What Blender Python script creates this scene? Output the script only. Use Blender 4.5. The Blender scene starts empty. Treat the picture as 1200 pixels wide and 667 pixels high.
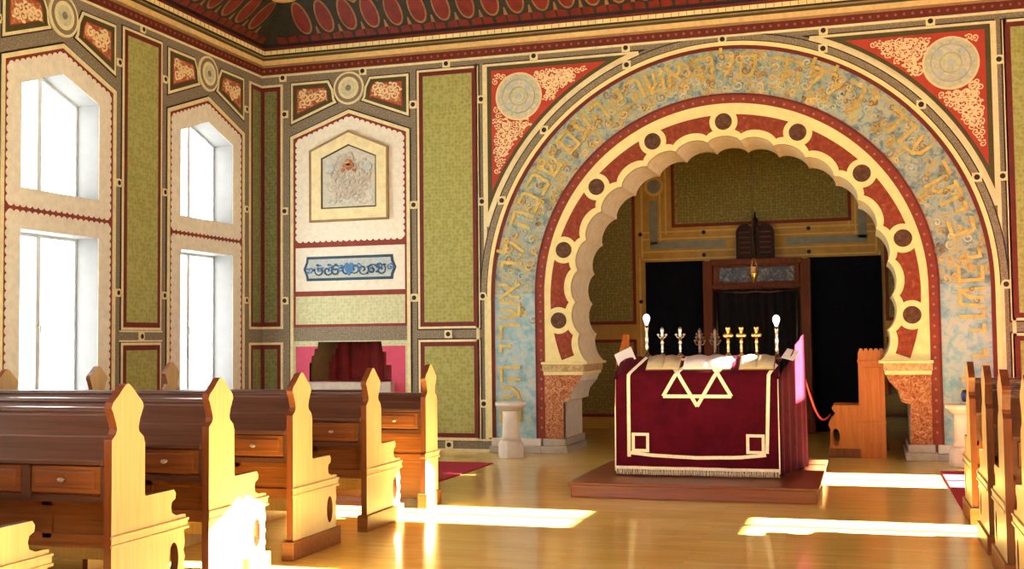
import bpy, bmesh, math, random
from mathutils import Vector, Matrix
from mathutils.geometry import delaunay_2d_cdt
random.seed(7)
PI = math.pi
sc = bpy.context.scene
COL = sc.collection

# ------------------------------------------------------------------ room constants (metres)
XL, XR, YB, CX = -8.63, 5.19, 15.15, -1.72      # left wall, right wall, arch wall, arch axis
YA = 19.5                                       # rear wall of the alcove
CZ, CZI = 2.17, 2.11                            # arch centres
YF = -2.0                                       # where the hall ends behind the viewer

# ------------------------------------------------------------------ materials
def nt(name):
    m = bpy.data.materials.new(name); m.use_nodes = True
    t = m.node_tree; b = t.nodes['Principled BSDF']
    return m, t, b

def N(t, typ, **kw):
    n = t.nodes.new(typ)
    for k, v in kw.items():
        if k.startswith('_'): setattr(n, k[1:], v)
        else: n.inputs[k].default_value = v
    return n

def ramp(t, fac, stops, interp='LINEAR'):
    r = t.nodes.new('ShaderNodeValToRGB'); r.color_ramp.interpolation = interp
    e = r.color_ramp.elements
    while len(e) < len(stops): e.new(0.5)
    for i, (p, c) in enumerate(stops):
        e[i].position = p; e[i].color = (*c, 1)
    t.links.new(fac, r.inputs['Fac'])
    return r.outputs['Color']

def plain(name, c, rough=.6, var=.18, scale=9, bump=0.0, metal=0.0, spec=.3):
    m, t, b = nt(name)
    co = t.nodes.new('ShaderNodeTexCoord')
    nz = N(t, 'ShaderNodeTexNoise', Scale=scale, Detail=5.0, Roughness=.6)
    t.links.new(co.outputs['Object'], nz.inputs['Vector'])
    lo = tuple(x * (1 - var) for x in c); hi = tuple(min(1, x * (1 + var)) for x in c)
    t.links.new(ramp(t, nz.outputs['Fac'], [(.3, lo), (.7, hi)]), b.inputs['Base Color'])
    b.inputs['Roughness'].default_value = rough; b.inputs['Metallic'].default_value = metal
    b.inputs['Specular IOR Level'].default_value = spec
    if bump:
        bp = N(t, 'ShaderNodeBump', Strength=bump, Distance=.01)
        t.links.new(nz.outputs['Fac'], bp.inputs['Height']); t.links.new(bp.outputs['Normal'], b.inputs['Normal'])
    return m

def wood(name, c1, c2, rough=.35, axis='X', scale=1.0, spec=.4):
    m, t, b = nt(name)
    co = t.nodes.new('ShaderNodeTexCoord')
    mp = t.nodes.new('ShaderNodeMapping')
    s = {'X': (1.2, 22, 22), 'Z': (22, 22, 1.2), 'Y': (22, 1.2, 22)}[axis]
    mp.inputs['Scale'].default_value = tuple(v * scale for v in s)
    t.links.new(co.outputs['Object'], mp.inputs['Vector'])
    nz = N(t, 'ShaderNodeTexNoise', Scale=1.6, Detail=6.0, Roughness=.6, Distortion=.6)
    t.links.new(mp.outputs['Vector'], nz.inputs['Vector'])
    t.links.new(ramp(t, nz.outputs['Fac'], [(.3, c1), (.68, c2)]), b.inputs['Base Color'])
    b.inputs['Roughness'].default_value = rough; b.inputs['Specular IOR Level'].default_value = spec
    bp = N(t, 'ShaderNodeBump', Strength=.08, Distance=.004)
    t.links.new(nz.outputs['Fac'], bp.inputs['Height']); t.links.new(bp.outputs['Normal'], b.inputs['Normal'])
    return m

def motif(name, base, dark, light, k=60.0, rough=.75):
    """small all-over stencil: irregular little rosettes on a painted ground"""
    m, t, b = nt(name)
    co = t.nodes.new('ShaderNodeTexCoord')
    vo = N(t, 'ShaderNodeTexVoronoi', Scale=k/3.4, Randomness=.55); t.links.new(co.outputs['Object'], vo.inputs['Vector'])
    nz = N(t, 'ShaderNodeTexNoise', Scale=k*.8, Detail=3.0); t.links.new(co.outputs['Object'], nz.inputs['Vector'])
    ad = t.nodes.new('ShaderNodeMath'); ad.operation = 'MULTIPLY_ADD'; ad.inputs[1].default_value = .7
    t.links.new(nz.outputs['Fac'], ad.inputs[0]); t.links.new(vo.outputs['Distance'], ad.inputs[2])
    t.links.new(ramp(t, ad.outputs[0], [(.48, dark), (.62, base), (.85, base), (1.0, light)]), b.inputs['Base Color'])
    b.inputs['Roughness'].default_value = rough; b.inputs['Specular IOR Level'].default_value = .2
    return m

def mottled(name, stops, scale=5.0, detail=6.0, dist=1.2, rough=.7, bump=.35, dst=.02):
    m, t, b = nt(name)
    co = t.nodes.new('ShaderNodeTexCoord')
    nz = N(t, 'ShaderNodeTexNoise', Scale=scale, Detail=detail, Roughness=.65, Distortion=dist)
    t.links.new(co.outputs['Object'], nz.inputs['Vector'])
    t.links.new(ramp(t, nz.outputs['Fac'], stops), b.inputs['Base Color'])
    b.inputs['Roughness'].default_value = rough; b.inputs['Specular IOR Level'].default_value = .25
    bp = N(t, 'ShaderNodeBump', Strength=bump, Distance=dst)
    t.links.new(nz.outputs['Fac'], bp.inputs['Height']); t.links.new(bp.outputs['Normal'], b.inputs['Normal'])
    return m

M = {}
M['band'] = motif('painted_band', (.22, .18, .12), (.14, .105, .075), (.30, .26, .18), k=150)
M['cream'] = plain('cream_paint', (.75, .66, .36), .6, .10, 12)
M['pale'] = plain('pale_field_paint', (.76, .72, .58), .7, .10, 14)
M['maroon'] = plain('maroon_paint', (.14, .016, .010), .6, .2, 12)
M['redline'] = plain('brick_red_paint', (.23, .034, .017), .6, .18, 12)
M['red'] = plain('spandrel_red_paint', (.43, .045, .02), .6, .12, 6)
M['rust'] = mottled('rust_stencil', [(.35, (.19, .028, .012)), (.6, (.27, .05, .018)), (.72, (.40, .13, .05))], 16, 4, .4, .65, .1, .004)
M['olive'] = plain('olive_paint', (.075, .06, .018), .6, .15, 10)
M['black'] = plain('dark_paint', (.02, .012, .01), .5, .1, 10)
M['green'] = motif('green_stencil', (.31, .31, .085), (.19, .20, .055), (.39, .38, .13), k=66)
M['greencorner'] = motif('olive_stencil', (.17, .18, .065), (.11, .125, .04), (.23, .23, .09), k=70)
M['palegreen'] = motif('pale_green_stencil', (.52, .54, .30), (.42, .46, .23), (.62, .62, .38), k=72)
M['gold'] = plain('ochre_gold_paint', (.72, .50, .17), .5, .2, 14)
M['goldline'] = plain('yellow_cornice_paint', (.72, .50, .20), .5, .14, 12)
M['archcream'] = plain('arch_cream_paint', (.80, .70, .31), .6, .08, 10)
M['shell'] = plain('scallop_plaster', (.76, .66, .46), .7, .12, 10, .15)
M['disc'] = mottled('brown_rosette', [(.3, (.05, .018, .01)), (.6, (.12, .05, .02)), (.8, (.22, .10, .04))], 22, 4, .4, .6, .1, .004)
M['blue'] = mottled('blue_arabesque_relief', [(.30, (.10, .13, .12)), (.41, (.20, .29, .29)), (.50, (.34, .42, .38)), (.56, (.46, .45, .26)), (.65, (.46, .32, .07)), (.74, (.24, .15, .08))], 11, 7, .5, .6, .5, .02)
M['bluelow'] = mottled('pale_blue_relief', [(.30, (.16, .34, .40)), (.46, (.29, .47, .51)), (.56, (.44, .53, .50)), (.66, (.52, .49, .28)), (.78, (.38, .44, .36))], 8.0, 7, .4, .6, .35, .015)
M['giltscroll'] = plain('gilt_scroll', (.56, .38, .10), .4, .35, 20, 0, .25, .4)
M['letter'] = plain('gilt_letter', (.56, .42, .11), .4, .25, 14, 0, .2, .4)
M['scroll'] = plain('cream_scroll_paint', (.80, .62, .34), .6, .1, 14)
M['medal'] = mottled('grey_green_rosette', [(.3, (.42, .44, .28)), (.5, (.56, .56, .36)), (.7, (.68, .64, .40))], 14, 4, .6, .7, .1, .004)
M['orangefield'] = mottled('terracotta_scroll_field', [(.38, (.33, .07, .03)), (.52, (.44, .16, .06)), (.62, (.66, .45, .22))], 16, 4, 1.0, .6, .1, .004)
M['emblem'] = mottled('grey_emblem_relief', [(.3, (.40, .42, .36)), (.5, (.55, .54, .44)), (.7, (.66, .62, .50))], 10, 5, 1.0, .7, .3, .012)
M['navy'] = plain('navy_paint', (.03, .075, .12), .6, .25, 14)
M['paleblue'] = plain('pale_blue_paint', (.44, .50, .47), .6, .15, 16)
M['bright_blue'] = plain('blue_paint', (.06, .20, .42), .5, .2, 12)
M['magenta'] = plain('magenta_paint', (.58, .07, .13), .6, .10, 4)
M['tan'] = plain('tan_plaster', (.30, .19, .075), .6, .2, 7)
M['curtain'] = plain('dark_red_curtain', (.20, .010, .008), .7, .3, 5)
M['marble'] = plain('white_marble', (.72, .66, .56), .4, .10, 6)
M['stone'] = plain('grey_stone', (.45, .40, .32), .5, .15, 7)
M['relief'] = mottled('terracotta_carving', [(.35, (.24, .05, .02)), (.5, (.45, .16, .06)), (.62, (.60, .36, .18))], 20, 4, 1.6, .7, .7, .02)
M['relief2'] = mottled('cream_carving', [(.36, (.36, .24, .11)), (.55, (.60, .42, .20)), (.7, (.68, .52, .29))], 18, 4, 1.2, .7, .6, .015)
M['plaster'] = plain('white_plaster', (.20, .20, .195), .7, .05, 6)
M['winframe'] = plain('white_window_paint', (.74, .79, .79), .4, .04, 6)
M['ceil'] = plain('ceiling_dark_red', (.16, .022, .012), .6, .2, 3)
M['coveground'] = plain('cove_dark_green', (.022, .022, .014), .6, .3, 6)
M['petal'] = plain('cove_red_petal', (.15, .015, .008), .5, .3, 8)
M['petalrim'] = plain('cove_ochre_rim', (.24, .12, .04), .5, .3, 8)
M['alcove'] = plain('alcove_ochre_paint', (.60, .33, .075), .6, .15, 5)
M['alcgold'] = plain('alcove_gold_line', (.80, .50, .14), .6, .12, 8)
M['greyblue'] = plain('greyish_stripe', (.30, .30, .22), .6, .15, 8)
M['alcgreen'] = motif('alcove_olive_stencil', (.29, .225, .065), (.19, .145, .04), (.40, .32, .11), k=66)
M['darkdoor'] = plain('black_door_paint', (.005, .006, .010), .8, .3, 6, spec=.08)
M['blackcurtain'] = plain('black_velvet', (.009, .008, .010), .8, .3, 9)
M['darkwood'] = wood('dark_red_wood', (.10, .022, .008), (.20, .050, .016), .55, 'Z', spec=.15)
M['tablets'] = plain('dark_carved_wood', (.028, .014, .012), .6, .4, 18, .4, spec=.15)
M['frieze'] = mottled('dark_enamel_plate', [(.4, (.02, .03, .05)), (.55, (.10, .10, .12)), (.66, (.34, .28, .18))], 16, 4, .8, .35, .1, .004)
M['honey'] = wood('honey_wood', (.52, .34, .135), (.64, .45, .205), .34, 'Z')
M['orange'] = wood('orange_brown_wood', (.155, .042, .011), (.27, .082, .020), .36, 'X')
M['edge'] = wood('reddish_edge_wood', (.11, .027, .008), (.20, .052, .016), .36, 'Z')
M['desk'] = wood('dark_walnut_desk', (.065, .024, .014), (.125, .050, .028), .30, 'X', spec=.5)
M['knob'] = plain('pewter_knob', (.42, .34, .26), .3, .1, 8, 0, .6)
M['stepwood'] = wood('platform_wood', (.17, .042, .017), (.26, .075, .03), .3, 'X')
M['stallwood'] = wood('stall_orange_wood', (.40, .10, .012), (.56, .17, .028), .4, 'Z')
M['velvet'] = plain('wine_velvet', (.070, .0020, .0095), .8, .3, 6, spec=.06)
M['velvet'].node_tree.nodes['Principled BSDF'].inputs['Sheen Weight'].default_value = .02
M['braid'] = plain('cream_braid', (.84, .77, .58), .8, .12, 40)
M['paper'] = plain('white_paper', (.82, .79, .74), .6, .05, 10)
M['oldpaper'] = plain('yellowed_paper', (.50, .42, .26), .7, .1, 20)
M['brass'] = plain('polished_brass', (.68, .48, .20), .22, .15, 20, 0, .9)
M['silver'] = plain('tarnished_silver', (.50, .44, .38), .22, .25, 20, 0, .9)
M['bronze'] = plain('dark_bronze', (.16, .10, .07), .3, .25, 20, 0, .8)
M['carpet'] = plain('crimson_carpet', (.38, .012, .03), .95, .18, 30)
M['bluepot'] = plain('blue_glaze', (.02, .05, .22), .3, .15, 10)
M['cord'] = plain('red_cord', (.34, .02, .025), .7, .1, 30)

def parquet():
    m, t, b = nt('honey_parquet')
    co = t.nodes.new('ShaderNodeTexCoord')
    br = N(t, 'ShaderNodeTexBrick', Scale=1.0); br.offset = .37; br.squash = 1
    br.inputs['Brick Width'].default_value = .62; br.inputs['Row Height'].default_value = .085
    br.inputs['Mortar Size'].default_value = .0018; br.inputs['Mortar Smooth'].default_value = .3
    br.inputs['Color1'].default_value = (.74, .555, .135, 1); br.inputs['Color2'].default_value = (.83, .645, .18, 1)
    br.inputs['Mortar'].default_value = (.62, .44, .10, 1)
    t.links.new(co.outputs['Object'], br.inputs['Vector'])
    mp = t.nodes.new('ShaderNodeMapping'); mp.inputs['Scale'].default_value = (1.5, 18, 1)
    t.links.new(co.outputs['Object'], mp.inputs['Vector'])
    nz = N(t, 'ShaderNodeTexNoise', Scale=1.5, Detail=5.0); t.links.new(mp.outputs[0], nz.inputs['Vector'])
    big = N(t, 'ShaderNodeTexNoise', Scale=.8, Detail=2.0); t.links.new(co.outputs['Object'], big.inputs['Vector'])
    mx = t.nodes.new('ShaderNodeMix'); mx.data_type = 'RGBA'; mx.blend_type = 'MULTIPLY'; mx.inputs[0].default_value = .75
    t.links.new(br.outputs['Color'], mx.inputs[6])
    t.links.new(ramp(t, nz.outputs['Fac'], [(.25, (.78, .72, .62)), (.75, (1.1, 1.07, 1.02))]), mx.inputs[7])
    mx2 = t.nodes.new('ShaderNodeMix'); mx2.data_type = 'RGBA'; mx2.blend_type = 'MULTIPLY'; mx2.inputs[0].default_value = .6
    t.links.new(mx.outputs[2], mx2.inputs[6])
    t.links.new(ramp(t, big.outputs['Fac'], [(.35, (.86, .82, .76)), (.65, (1.06, 1.06, 1.06))]), mx2.inputs[7])
    t.links.new(mx2.outputs[2], b.inputs['Base Color'])
    b.inputs['Roughness'].default_value = .16; b.inputs['Specular IOR Level'].default_value = .65
    return m
M['parquet'] = parquet()

def glass():
    m, t, b = nt('window_glass'); t.nodes.remove(b)
    tr = t.nodes.new('ShaderNodeBsdfTransparent'); tr.inputs[0].default_value = (.97, .985, .985, 1)
    gl = t.nodes.new('ShaderNodeBsdfGlossy'); gl.inputs['Roughness'].default_value = .02
    mx = t.nodes.new('ShaderNodeMixShader'); mx.inputs[0].default_value = .06
    t.links.new(tr.outputs[0], mx.inputs[1]); t.links.new(gl.outputs[0], mx.inputs[2])
    t.links.new(mx.outputs[0], t.nodes['Material Output'].inputs['Surface'])
    return m
M['glass'] = glass()
def bulbmat():
    m, t, b = nt('lit_bulb_glass')
    b.inputs['Base Color'].default_value = (.9, .9, .9, 1)
    b.inputs['Emission Color'].default_value = (1, .95, .88, 1); b.inputs['Emission Strength'].default_value = 2.0
    return m
M['bulb'] = bulbmat()
M['amber'] = plain('amber_glass', (.55, .34, .10), .15, .1, 10)

# ------------------------------------------------------------------ mesh builder
def fill2d(loops):
    """triangles of a polygon with holes (constrained Delaunay, even-odd)"""
    if len(loops) == 1 and len(loops[0]) in (3, 4):
        p = loops[0]; n = len(p)
        cr = [(p[(i+1)%n][0]-p[i][0])*(p[(i+2)%n][1]-p[(i+1)%n][1])-(p[(i+1)%n][1]-p[i][1])*(p[(i+2)%n][0]-p[(i+1)%n][0]) for i in range(n)]
        if all(c > 0 for c in cr) or all(c < 0 for c in cr): return p, [tuple(range(n))]
    vs = [Vector(p) for l in loops for p in l]; es = []; o = 0
    for l in loops:
        n = len(l); es += [(o+k, o+(k+1) % n) for k in range(n)]; o += n
    r = delaunay_2d_cdt(vs, es, [], 0, 1e-6)
    tv = [(v.x, v.y) for v in r[0]]; out = []
    for t in r[2]:
        u = sum(tv[k][0] for k in t)/3; v = sum(tv[k][1] for k in t)/3
        c = False
        for l in loops:
            for (x1,y1),(x2,y2) in zip(l, l[1:]+l[:1]):
                if (y1 > v) != (y2 > v) and u < (x2-x1)*(v-y1)/(y2-y1)+x1: c = not c
        if c: out.append(tuple(t))
    return tv, out

class MB:
    def __init__(s): s.v = []; s.f = []; s.m = []; s.sm = []; s.mats = []
    def mi(s, mat):
        if mat not in s.mats: s.mats.append(mat)
        return s.mats.index(mat)
    def face(s, idx, mat, smooth=False):
        s.f.append(tuple(idx)); s.m.append(s.mi(mat)); s.sm.append(smooth)
    def vert(s, p): s.v.append(tuple(p)); return len(s.v) - 1
    def quad(s, pts, mat): s.face([s.vert(p) for p in pts], mat)
    def box(s, x0, x1, y0, y1, z0, z1, mat):
        i = [s.vert(p) for p in ((x0,y0,z0),(x1,y0,z0),(x1,y1,z0),(x0,y1,z0),(x0,y0,z1),(x1,y0,z1),(x1,y1,z1),(x0,y1,z1))]
        for q in ((0,3,2,1),(4,5,6,7),(0,1,5,4),(1,2,6,5),(2,3,7,6),(3,0,4,7)): s.face([i[k] for k in q], mat)
    def prism(s, fn, outer, holes, a, b, mat, side=None, cap_a=True):
        """polygon with holes in (u,v), swept from depth a to depth b; fn(u,v,n) -> point"""
        side = side or mat
        loops = [list(outer)] + [list(h) for h in (holes or [])]
        tv, tris = fill2d(loops)
        it = [s.vert(fn(u, v, b)) for u, v in tv]
        for t in tris: s.face([it[k] for k in t], mat)
        if a is None: return
        if cap_a:
            it = [s.vert(fn(u, v, a)) for u, v in tv]
            for t in tris: s.face([it[k] for k in reversed(t)], mat)
        flat = [p for l in loops for p in l]
        ib = [s.vert(fn(u, v, b)) for u, v in flat]
        ia = [s.vert(fn(u, v, a)) for u, v in flat]
        o = 0
        for l in loops:
            n = len(l)
            for k in range(n):
                p, q = o + k, o + (k + 1) % n
                s.face([ia[p], ia[q], ib[q], ib[p]], side)
            o += n
    def lathe(s, prof, mat, c=(0,0,0), seg=20, sx=1.0, sy=1.0):
        rings = []
        for r, z in prof:
            rings.append([s.vert((c[0] + sx*r*math.cos(2*PI*k/seg), c[1] + sy*r*math.sin(2*PI*k/seg), c[2] + z)) for k in range(seg)])
        for a, b in zip(rings, rings[1:]):
            for k in range(seg): s.face([a[k], a[(k+1)%seg], b[(k+1)%seg], b[k]], mat, True)
        s.face(list(reversed(rings[0])), mat); s.face(rings[-1], mat)
    def tube(s, path, r, mat, seg=8):
        rings = []; P = [Vector(p) for p in path]
        rr = r if isinstance(r, (list, tuple)) else [r] * len(P)
        for i, p in enumerate(P):
            d = (P[min(i+1, len(P)-1)] - P[max(i-1, 0)]).normalized()
            u = d.orthogonal().normalized() if abs(d.z) > .9 else d.cross(Vector((0,0,1))).normalized()
            w = d.cross(u).normalized()
            rings.append([s.vert(p + rr[i]*(u*math.cos(2*PI*k/seg) + w*math.sin(2*PI*k/seg))) for k in range(seg)])
        for a, b in zip(rings, rings[1:]):
            for k in range(seg): s.face([a[k], a[(k+1)%seg], b[(k+1)%seg], b[k]], mat, True)
        s.face(list(reversed(rings[0])), mat); s.face(rings[-1], mat)
    def ball(s, c, r, mat, seg=16, rings=10):
        rr = r if isinstance(r, (tuple, list)) else (r, r, r)
        prof = [(max(1e-4, math.sin(PI*k/rings)), -math.cos(PI*k/rings)) for k in range(rings+1)]
        R = []
        for q, z in prof:
            R.append([s.vert((c[0]+rr[0]*q*math.cos(2*PI*k/seg), c[1]+rr[1]*q*math.sin(2*PI*k/seg), c[2]+rr[2]*z)) for k in range(seg)])
        for a, b in zip(R, R[1:]):
            for k in range(seg): s.face([a[k], a[(k+1)%seg], b[(k+1)%seg], b[k]], mat, True)
    def build(s, name, parent=None, bevel=0, weld=False, recalc=True):
        me = bpy.data.meshes.new(name); me.from_pydata(s.v, [], s.f)
        for m in s.mats: me.materials.append(m)
        me.polygons.foreach_set('material_index', s.m); me.polygons.foreach_set('use_smooth', s.sm)
        if weld or recalc:
            bm = bmesh.new(); bm.from_mesh(me)
            if weld: bmesh.ops.remove_doubles(bm, verts=bm.verts, dist=1e-5)
            if recalc: bmesh.ops.recalc_face_normals(bm, faces=bm.faces)
            bm.to_mesh(me); bm.free()
        o = bpy.data.objects.new(name, me); COL.objects.link(o)
        if parent: o.parent = parent
        if bevel:
            md = o.modifiers.new('bevel', 'BEVEL'); md.width = bevel; md.segments = 2; md.limit_method = 'ANGLE'; md.angle_limit = .7
        return o

def empty(name, loc=(0,0,0), rz=0):
    o = bpy.data.objects.new(name, None); COL.objects.link(o); o.location = loc; o.rotation_euler = (0,0,rz)
    o.empty_display_size = .2
    return o
def tag(o, label, cat, group=None):
    o['label'] = label; o['category'] = cat
    if group: o['group'] = group
    return o
def struct(o): o['kind'] = 'structure'; return o
def copy_tree(o, parent=None):
    c = o.copy(); COL.objects.link(c)
    if parent: c.parent = parent
    for ch in list(o.children): copy_tree(ch, c)
    return c

# wall coordinate maps: (along, up, out of the wall into the hall)
back = lambda u, v, n: (u, YB - n, v)
left = lambda u, v, n: (XL + n, u, v)
right = lambda u, v, n: (XR - n, u, v)
alc = lambda u, v, n: (u, YA - n, v)

# ------------------------------------------------------------------ 2-D shape helpers
def rect(u0, u1, v0, v1): return [(u0,v0),(u1,v0),(u1,v1),(u0,v1)]
def house(u0, u1, v0, vs, va): return [(u0,v0),(u1,v0),(u1,vs),((u0+u1)/2,va),(u0,vs)]
def area(p): return .5*sum(a[0]*b[1]-b[0]*a[1] for a, b in zip(p, p[1:]+p[:1]))
def inset(p, d):
    """shrink a simple counter-clockwise polygon by d"""
    if area(p) < 0: p = p[::-1]
    out = []; n = len(p)
    for i in range(n):
        a, b, c = Vector(p[i-1]), Vector(p[i]), Vector(p[(i+1)%n])
        e1 = (b-a).normalized(); e2 = (c-b).normalized()
        n1 = Vector((-e1.y, e1.x)); n2 = Vector((-e2.y, e2.x))
        k = d / max(.25, 1 + n1.dot(n2))
        out.append(tuple(b + (n1+n2)*k))
    return out
def circle(u, v, r, n=28): return [(u+r*math.cos(2*PI*k/n), v+r*math.sin(2*PI*k/n)) for k in range(n)]
def scallop(p, pitch=.085, amp=.028):
    """polygon edge turned into a row of little round lobes pointing outwards"""
    if area(p) < 0: p = p[::-1]
    out = []
    for a, b in zip(p, p[1:]+p[:1]):
        a, b = Vector(a), Vector(b); L = (b-a).length; k = max(1, round(L/pitch)); e = (b-a)/L; nn = Vector((e.y, -e.x))
        for i in range(k):
            for t in (0, .2, .5, .8):
                h = amp*math.sin(PI*t)**.6 if t else 0
                q = a + e*(L*(i+t)/k) + nn*h
                out.append((q.x, q.y))
    return out
def arc_ring(cu, cv, r0, r1, a0, a1, n=48):
    A = [math.radians(a0+(a1-a0)*k/n) for k in range(n+1)]
    return [(cu+r1*math.cos(a), cv+r1*math.sin(a)) for a in A] + [(cu+r0*math.cos(a), cv+r0*math.sin(a)) for a in reversed(A)]
def inside(p, u, v):
    c = False
    for (x1,y1),(x2,y2) in zip(p, p[1:]+p[:1]):
        if (y1>v) != (y2>v) and u < (x2-x1)*(v-y1)/(y2-y1)+x1: c = not c
    return c
def ribbon(path, w):
    """flat strip polygon along a 2-D path, tapering at both ends"""
    L, R = [], []; n = len(path)
    for i, p in enumerate(path):
        a = Vector(path[max(0,i-1)]); b = Vector(path[min(n-1,i+1)]); d = (b-a).normalized()
        t = i/(n-1); h = w*.5*(.35+.65*math.sin(PI*min(1, .15+.85*t)))
        L.append((p[0]-d.y*h, p[1]+d.x*h)); R.append((p[0]+d.y*h, p[1]-d.x*h))
    return L, R
def add_ribbon(mb, fn, path, w, n0, n1, mat):
    L, R = ribbon(path, w); n1 += random.uniform(0, .006)
    il = [mb.vert(fn(u,v,n1)) for u,v in L]; ir = [mb.vert(fn(u,v,n1)) for u,v in R]
    jl = [mb.vert(fn(u,v,n0)) for u,v in L]; jr = [mb.vert(fn(u,v,n0)) for u,v in R]
    for k in range(len(L)-1):
        mb.face([il[k],ir[k],ir[k+1],il[k+1]], mat); mb.face([jl[k],il[k],il[k+1],jl[k+1]], mat); mb.face([jr[k],ir[k],ir[k+1],jr[k+1]], mat)
def curl(u, v, r, a0, turns=1.3, sgn=1, n=14):
    """spiral scroll: from the eye outwards"""
    return [(u + r*(.15+.85*k/n)*math.cos(a0+sgn*turns*2*PI*k/n), v + r*(.15+.85*k/n)*math.sin(a0+sgn*turns*2*PI*k/n)) for k in range(n+1)]
def scrollwork(mb, fn, poly, r, w, n0, n1, mat, avoid=(), step=1.5, jit=.25):
    us = [p[0] for p in poly]; vs = [p[1] for p in poly]
    j = 0; v = min(vs)
    while v < max(vs):
        u = min(us) + (j % 2)*r*step*.5
        while u < max(us):
            q = (u+random.uniform(-jit,jit)*r, v+random.uniform(-jit,jit)*r)
            ok = all(inside(poly, q[0]+r*.95*math.cos(a), q[1]+r*.95*math.sin(a)) for a in (0,1,2,3,4,5)) and \
                 all(math.hypot(q[0]-c[0], q[1]-c[1]) > c[2]+r*.8 for c in avoid)
            if ok:
                s = random.choice((-1,1)); a0 = random.uniform(0, 2*PI)
                add_ribbon(mb, fn, curl(q[0], q[1], r, a0, 1.25, s), w, n0, n1, mat)
                ae = a0+s*1.25*2*PI
                for dd in (.5, -.6):
                    b = (q[0]+r*1.05*math.cos(ae+dd), q[1]+r*1.05*math.sin(ae+dd))
                    if inside(poly, *b): mb.prism(fn, [(b[0]+w*1.1*math.cos(x), b[1]+w*.7*math.sin(x)) for x in (0,1,2,3,4,5)], None, n0, n1, mat, cap_a=False)
            u += r*step
        v += r*step*.86; j += 1

def framed(mb, fn, poly, fields, n0=0.0, holes=None):
    """nested painted borders: fields = [(inset, material, depth)...] each laid over the one before"""
    for d, mat, n in fields:
        mb.prism(fn, inset(poly, d), holes, 0.0, n, mat, cap_a=False)
def dot(mb, fn, u, v, n=.016, r=.065):
    mb.prism(fn, rect(u-r*.95, u+r*.95, v-r*.95, v+r*.95), None, 0, n, M['cream'], cap_a=False)
    mb.prism(fn, circle(u, v, r, 20), None, 0, n+.004, M['cream'], cap_a=False)
    mb.prism(fn, circle(u, v, r*.58, 16), None, 0, n+.007, M['black'], cap_a=False)

# ------------------------------------------------------------------ floor
mb = MB(); mb.box(XL-.4, XR+.4, YF, YA+.3, -.1, 0, M['parquet'])
struct(mb.build('floor'))

# ------------------------------------------------------------------ windows (openings of both side walls, the right ones unseen)
WH = .65                                     # half width of an opening
def openings(w):
    if isinstance(w, list): return w
    return [house(w[0]-w[1], w[0]+w[1], 3.26, 4.40, 4.63), rect(w[2]-w[3], w[2]+w[3], .78, 2.81)]
LWIN = [(c, WH, c, WH) for c in (13.67, 10.68, 7.69, 4.70, 1.71)]
RWIN = [[circle(11.77, 4.19, .15, 20), rect(12.4, 13.6, .78, 2.81), house(12.17, 12.51, 3.4, 4.40, 4.50)], (9.65, .50, 9.65, .50), (6.66, .50, 6.66, .50), (3.68, .50, 3.68, .50), (.70, .50, .70, .50)]  # right openings unseen; round and narrow ones invented to aim sun at the desk
WNUM = [0]
def window(fn, w):
    for k, sh in enumerate(openings(w)):
        WNUM[0] += 1; fr = MB(); ins = inset(sh, .04)
        c = (min(q[0] for q in sh)+max(q[0] for q in sh))/2; h = max(q[0] for q in sh)-c
        if isinstance(w, list) and k != 1: holes = [inset(sh, .025)]
        elif k != 1: holes = [inset([(c-h,3.26),(c,3.26),(c,4.63),(c-h,4.40)], .036), inset([(c,3.26),(c+h,3.26),(c+h,4.40),(c,4.63)], .036)]
        else: holes = [inset(rect(c-h,c,.78,2.81), .036), inset(rect(c,c+h,.78,2.81), .036)]
        fr.prism(fn, sh, holes, -.36, -.30, M['winframe'])
        f = struct(fr.build('window_%d' % WNUM[0], bevel=.006))
        g = MB(); g.prism(fn, ins, None, -.335, -.331, M['glass']); g.build('pane', f)
        if k == 1: q = MB(); q.tube([fn(c, 1.78, -.30), fn(c, 1.78, -.265), fn(c, 1.68, -.262)], .012, M['knob']); q.build('latch_handle', f)

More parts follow.
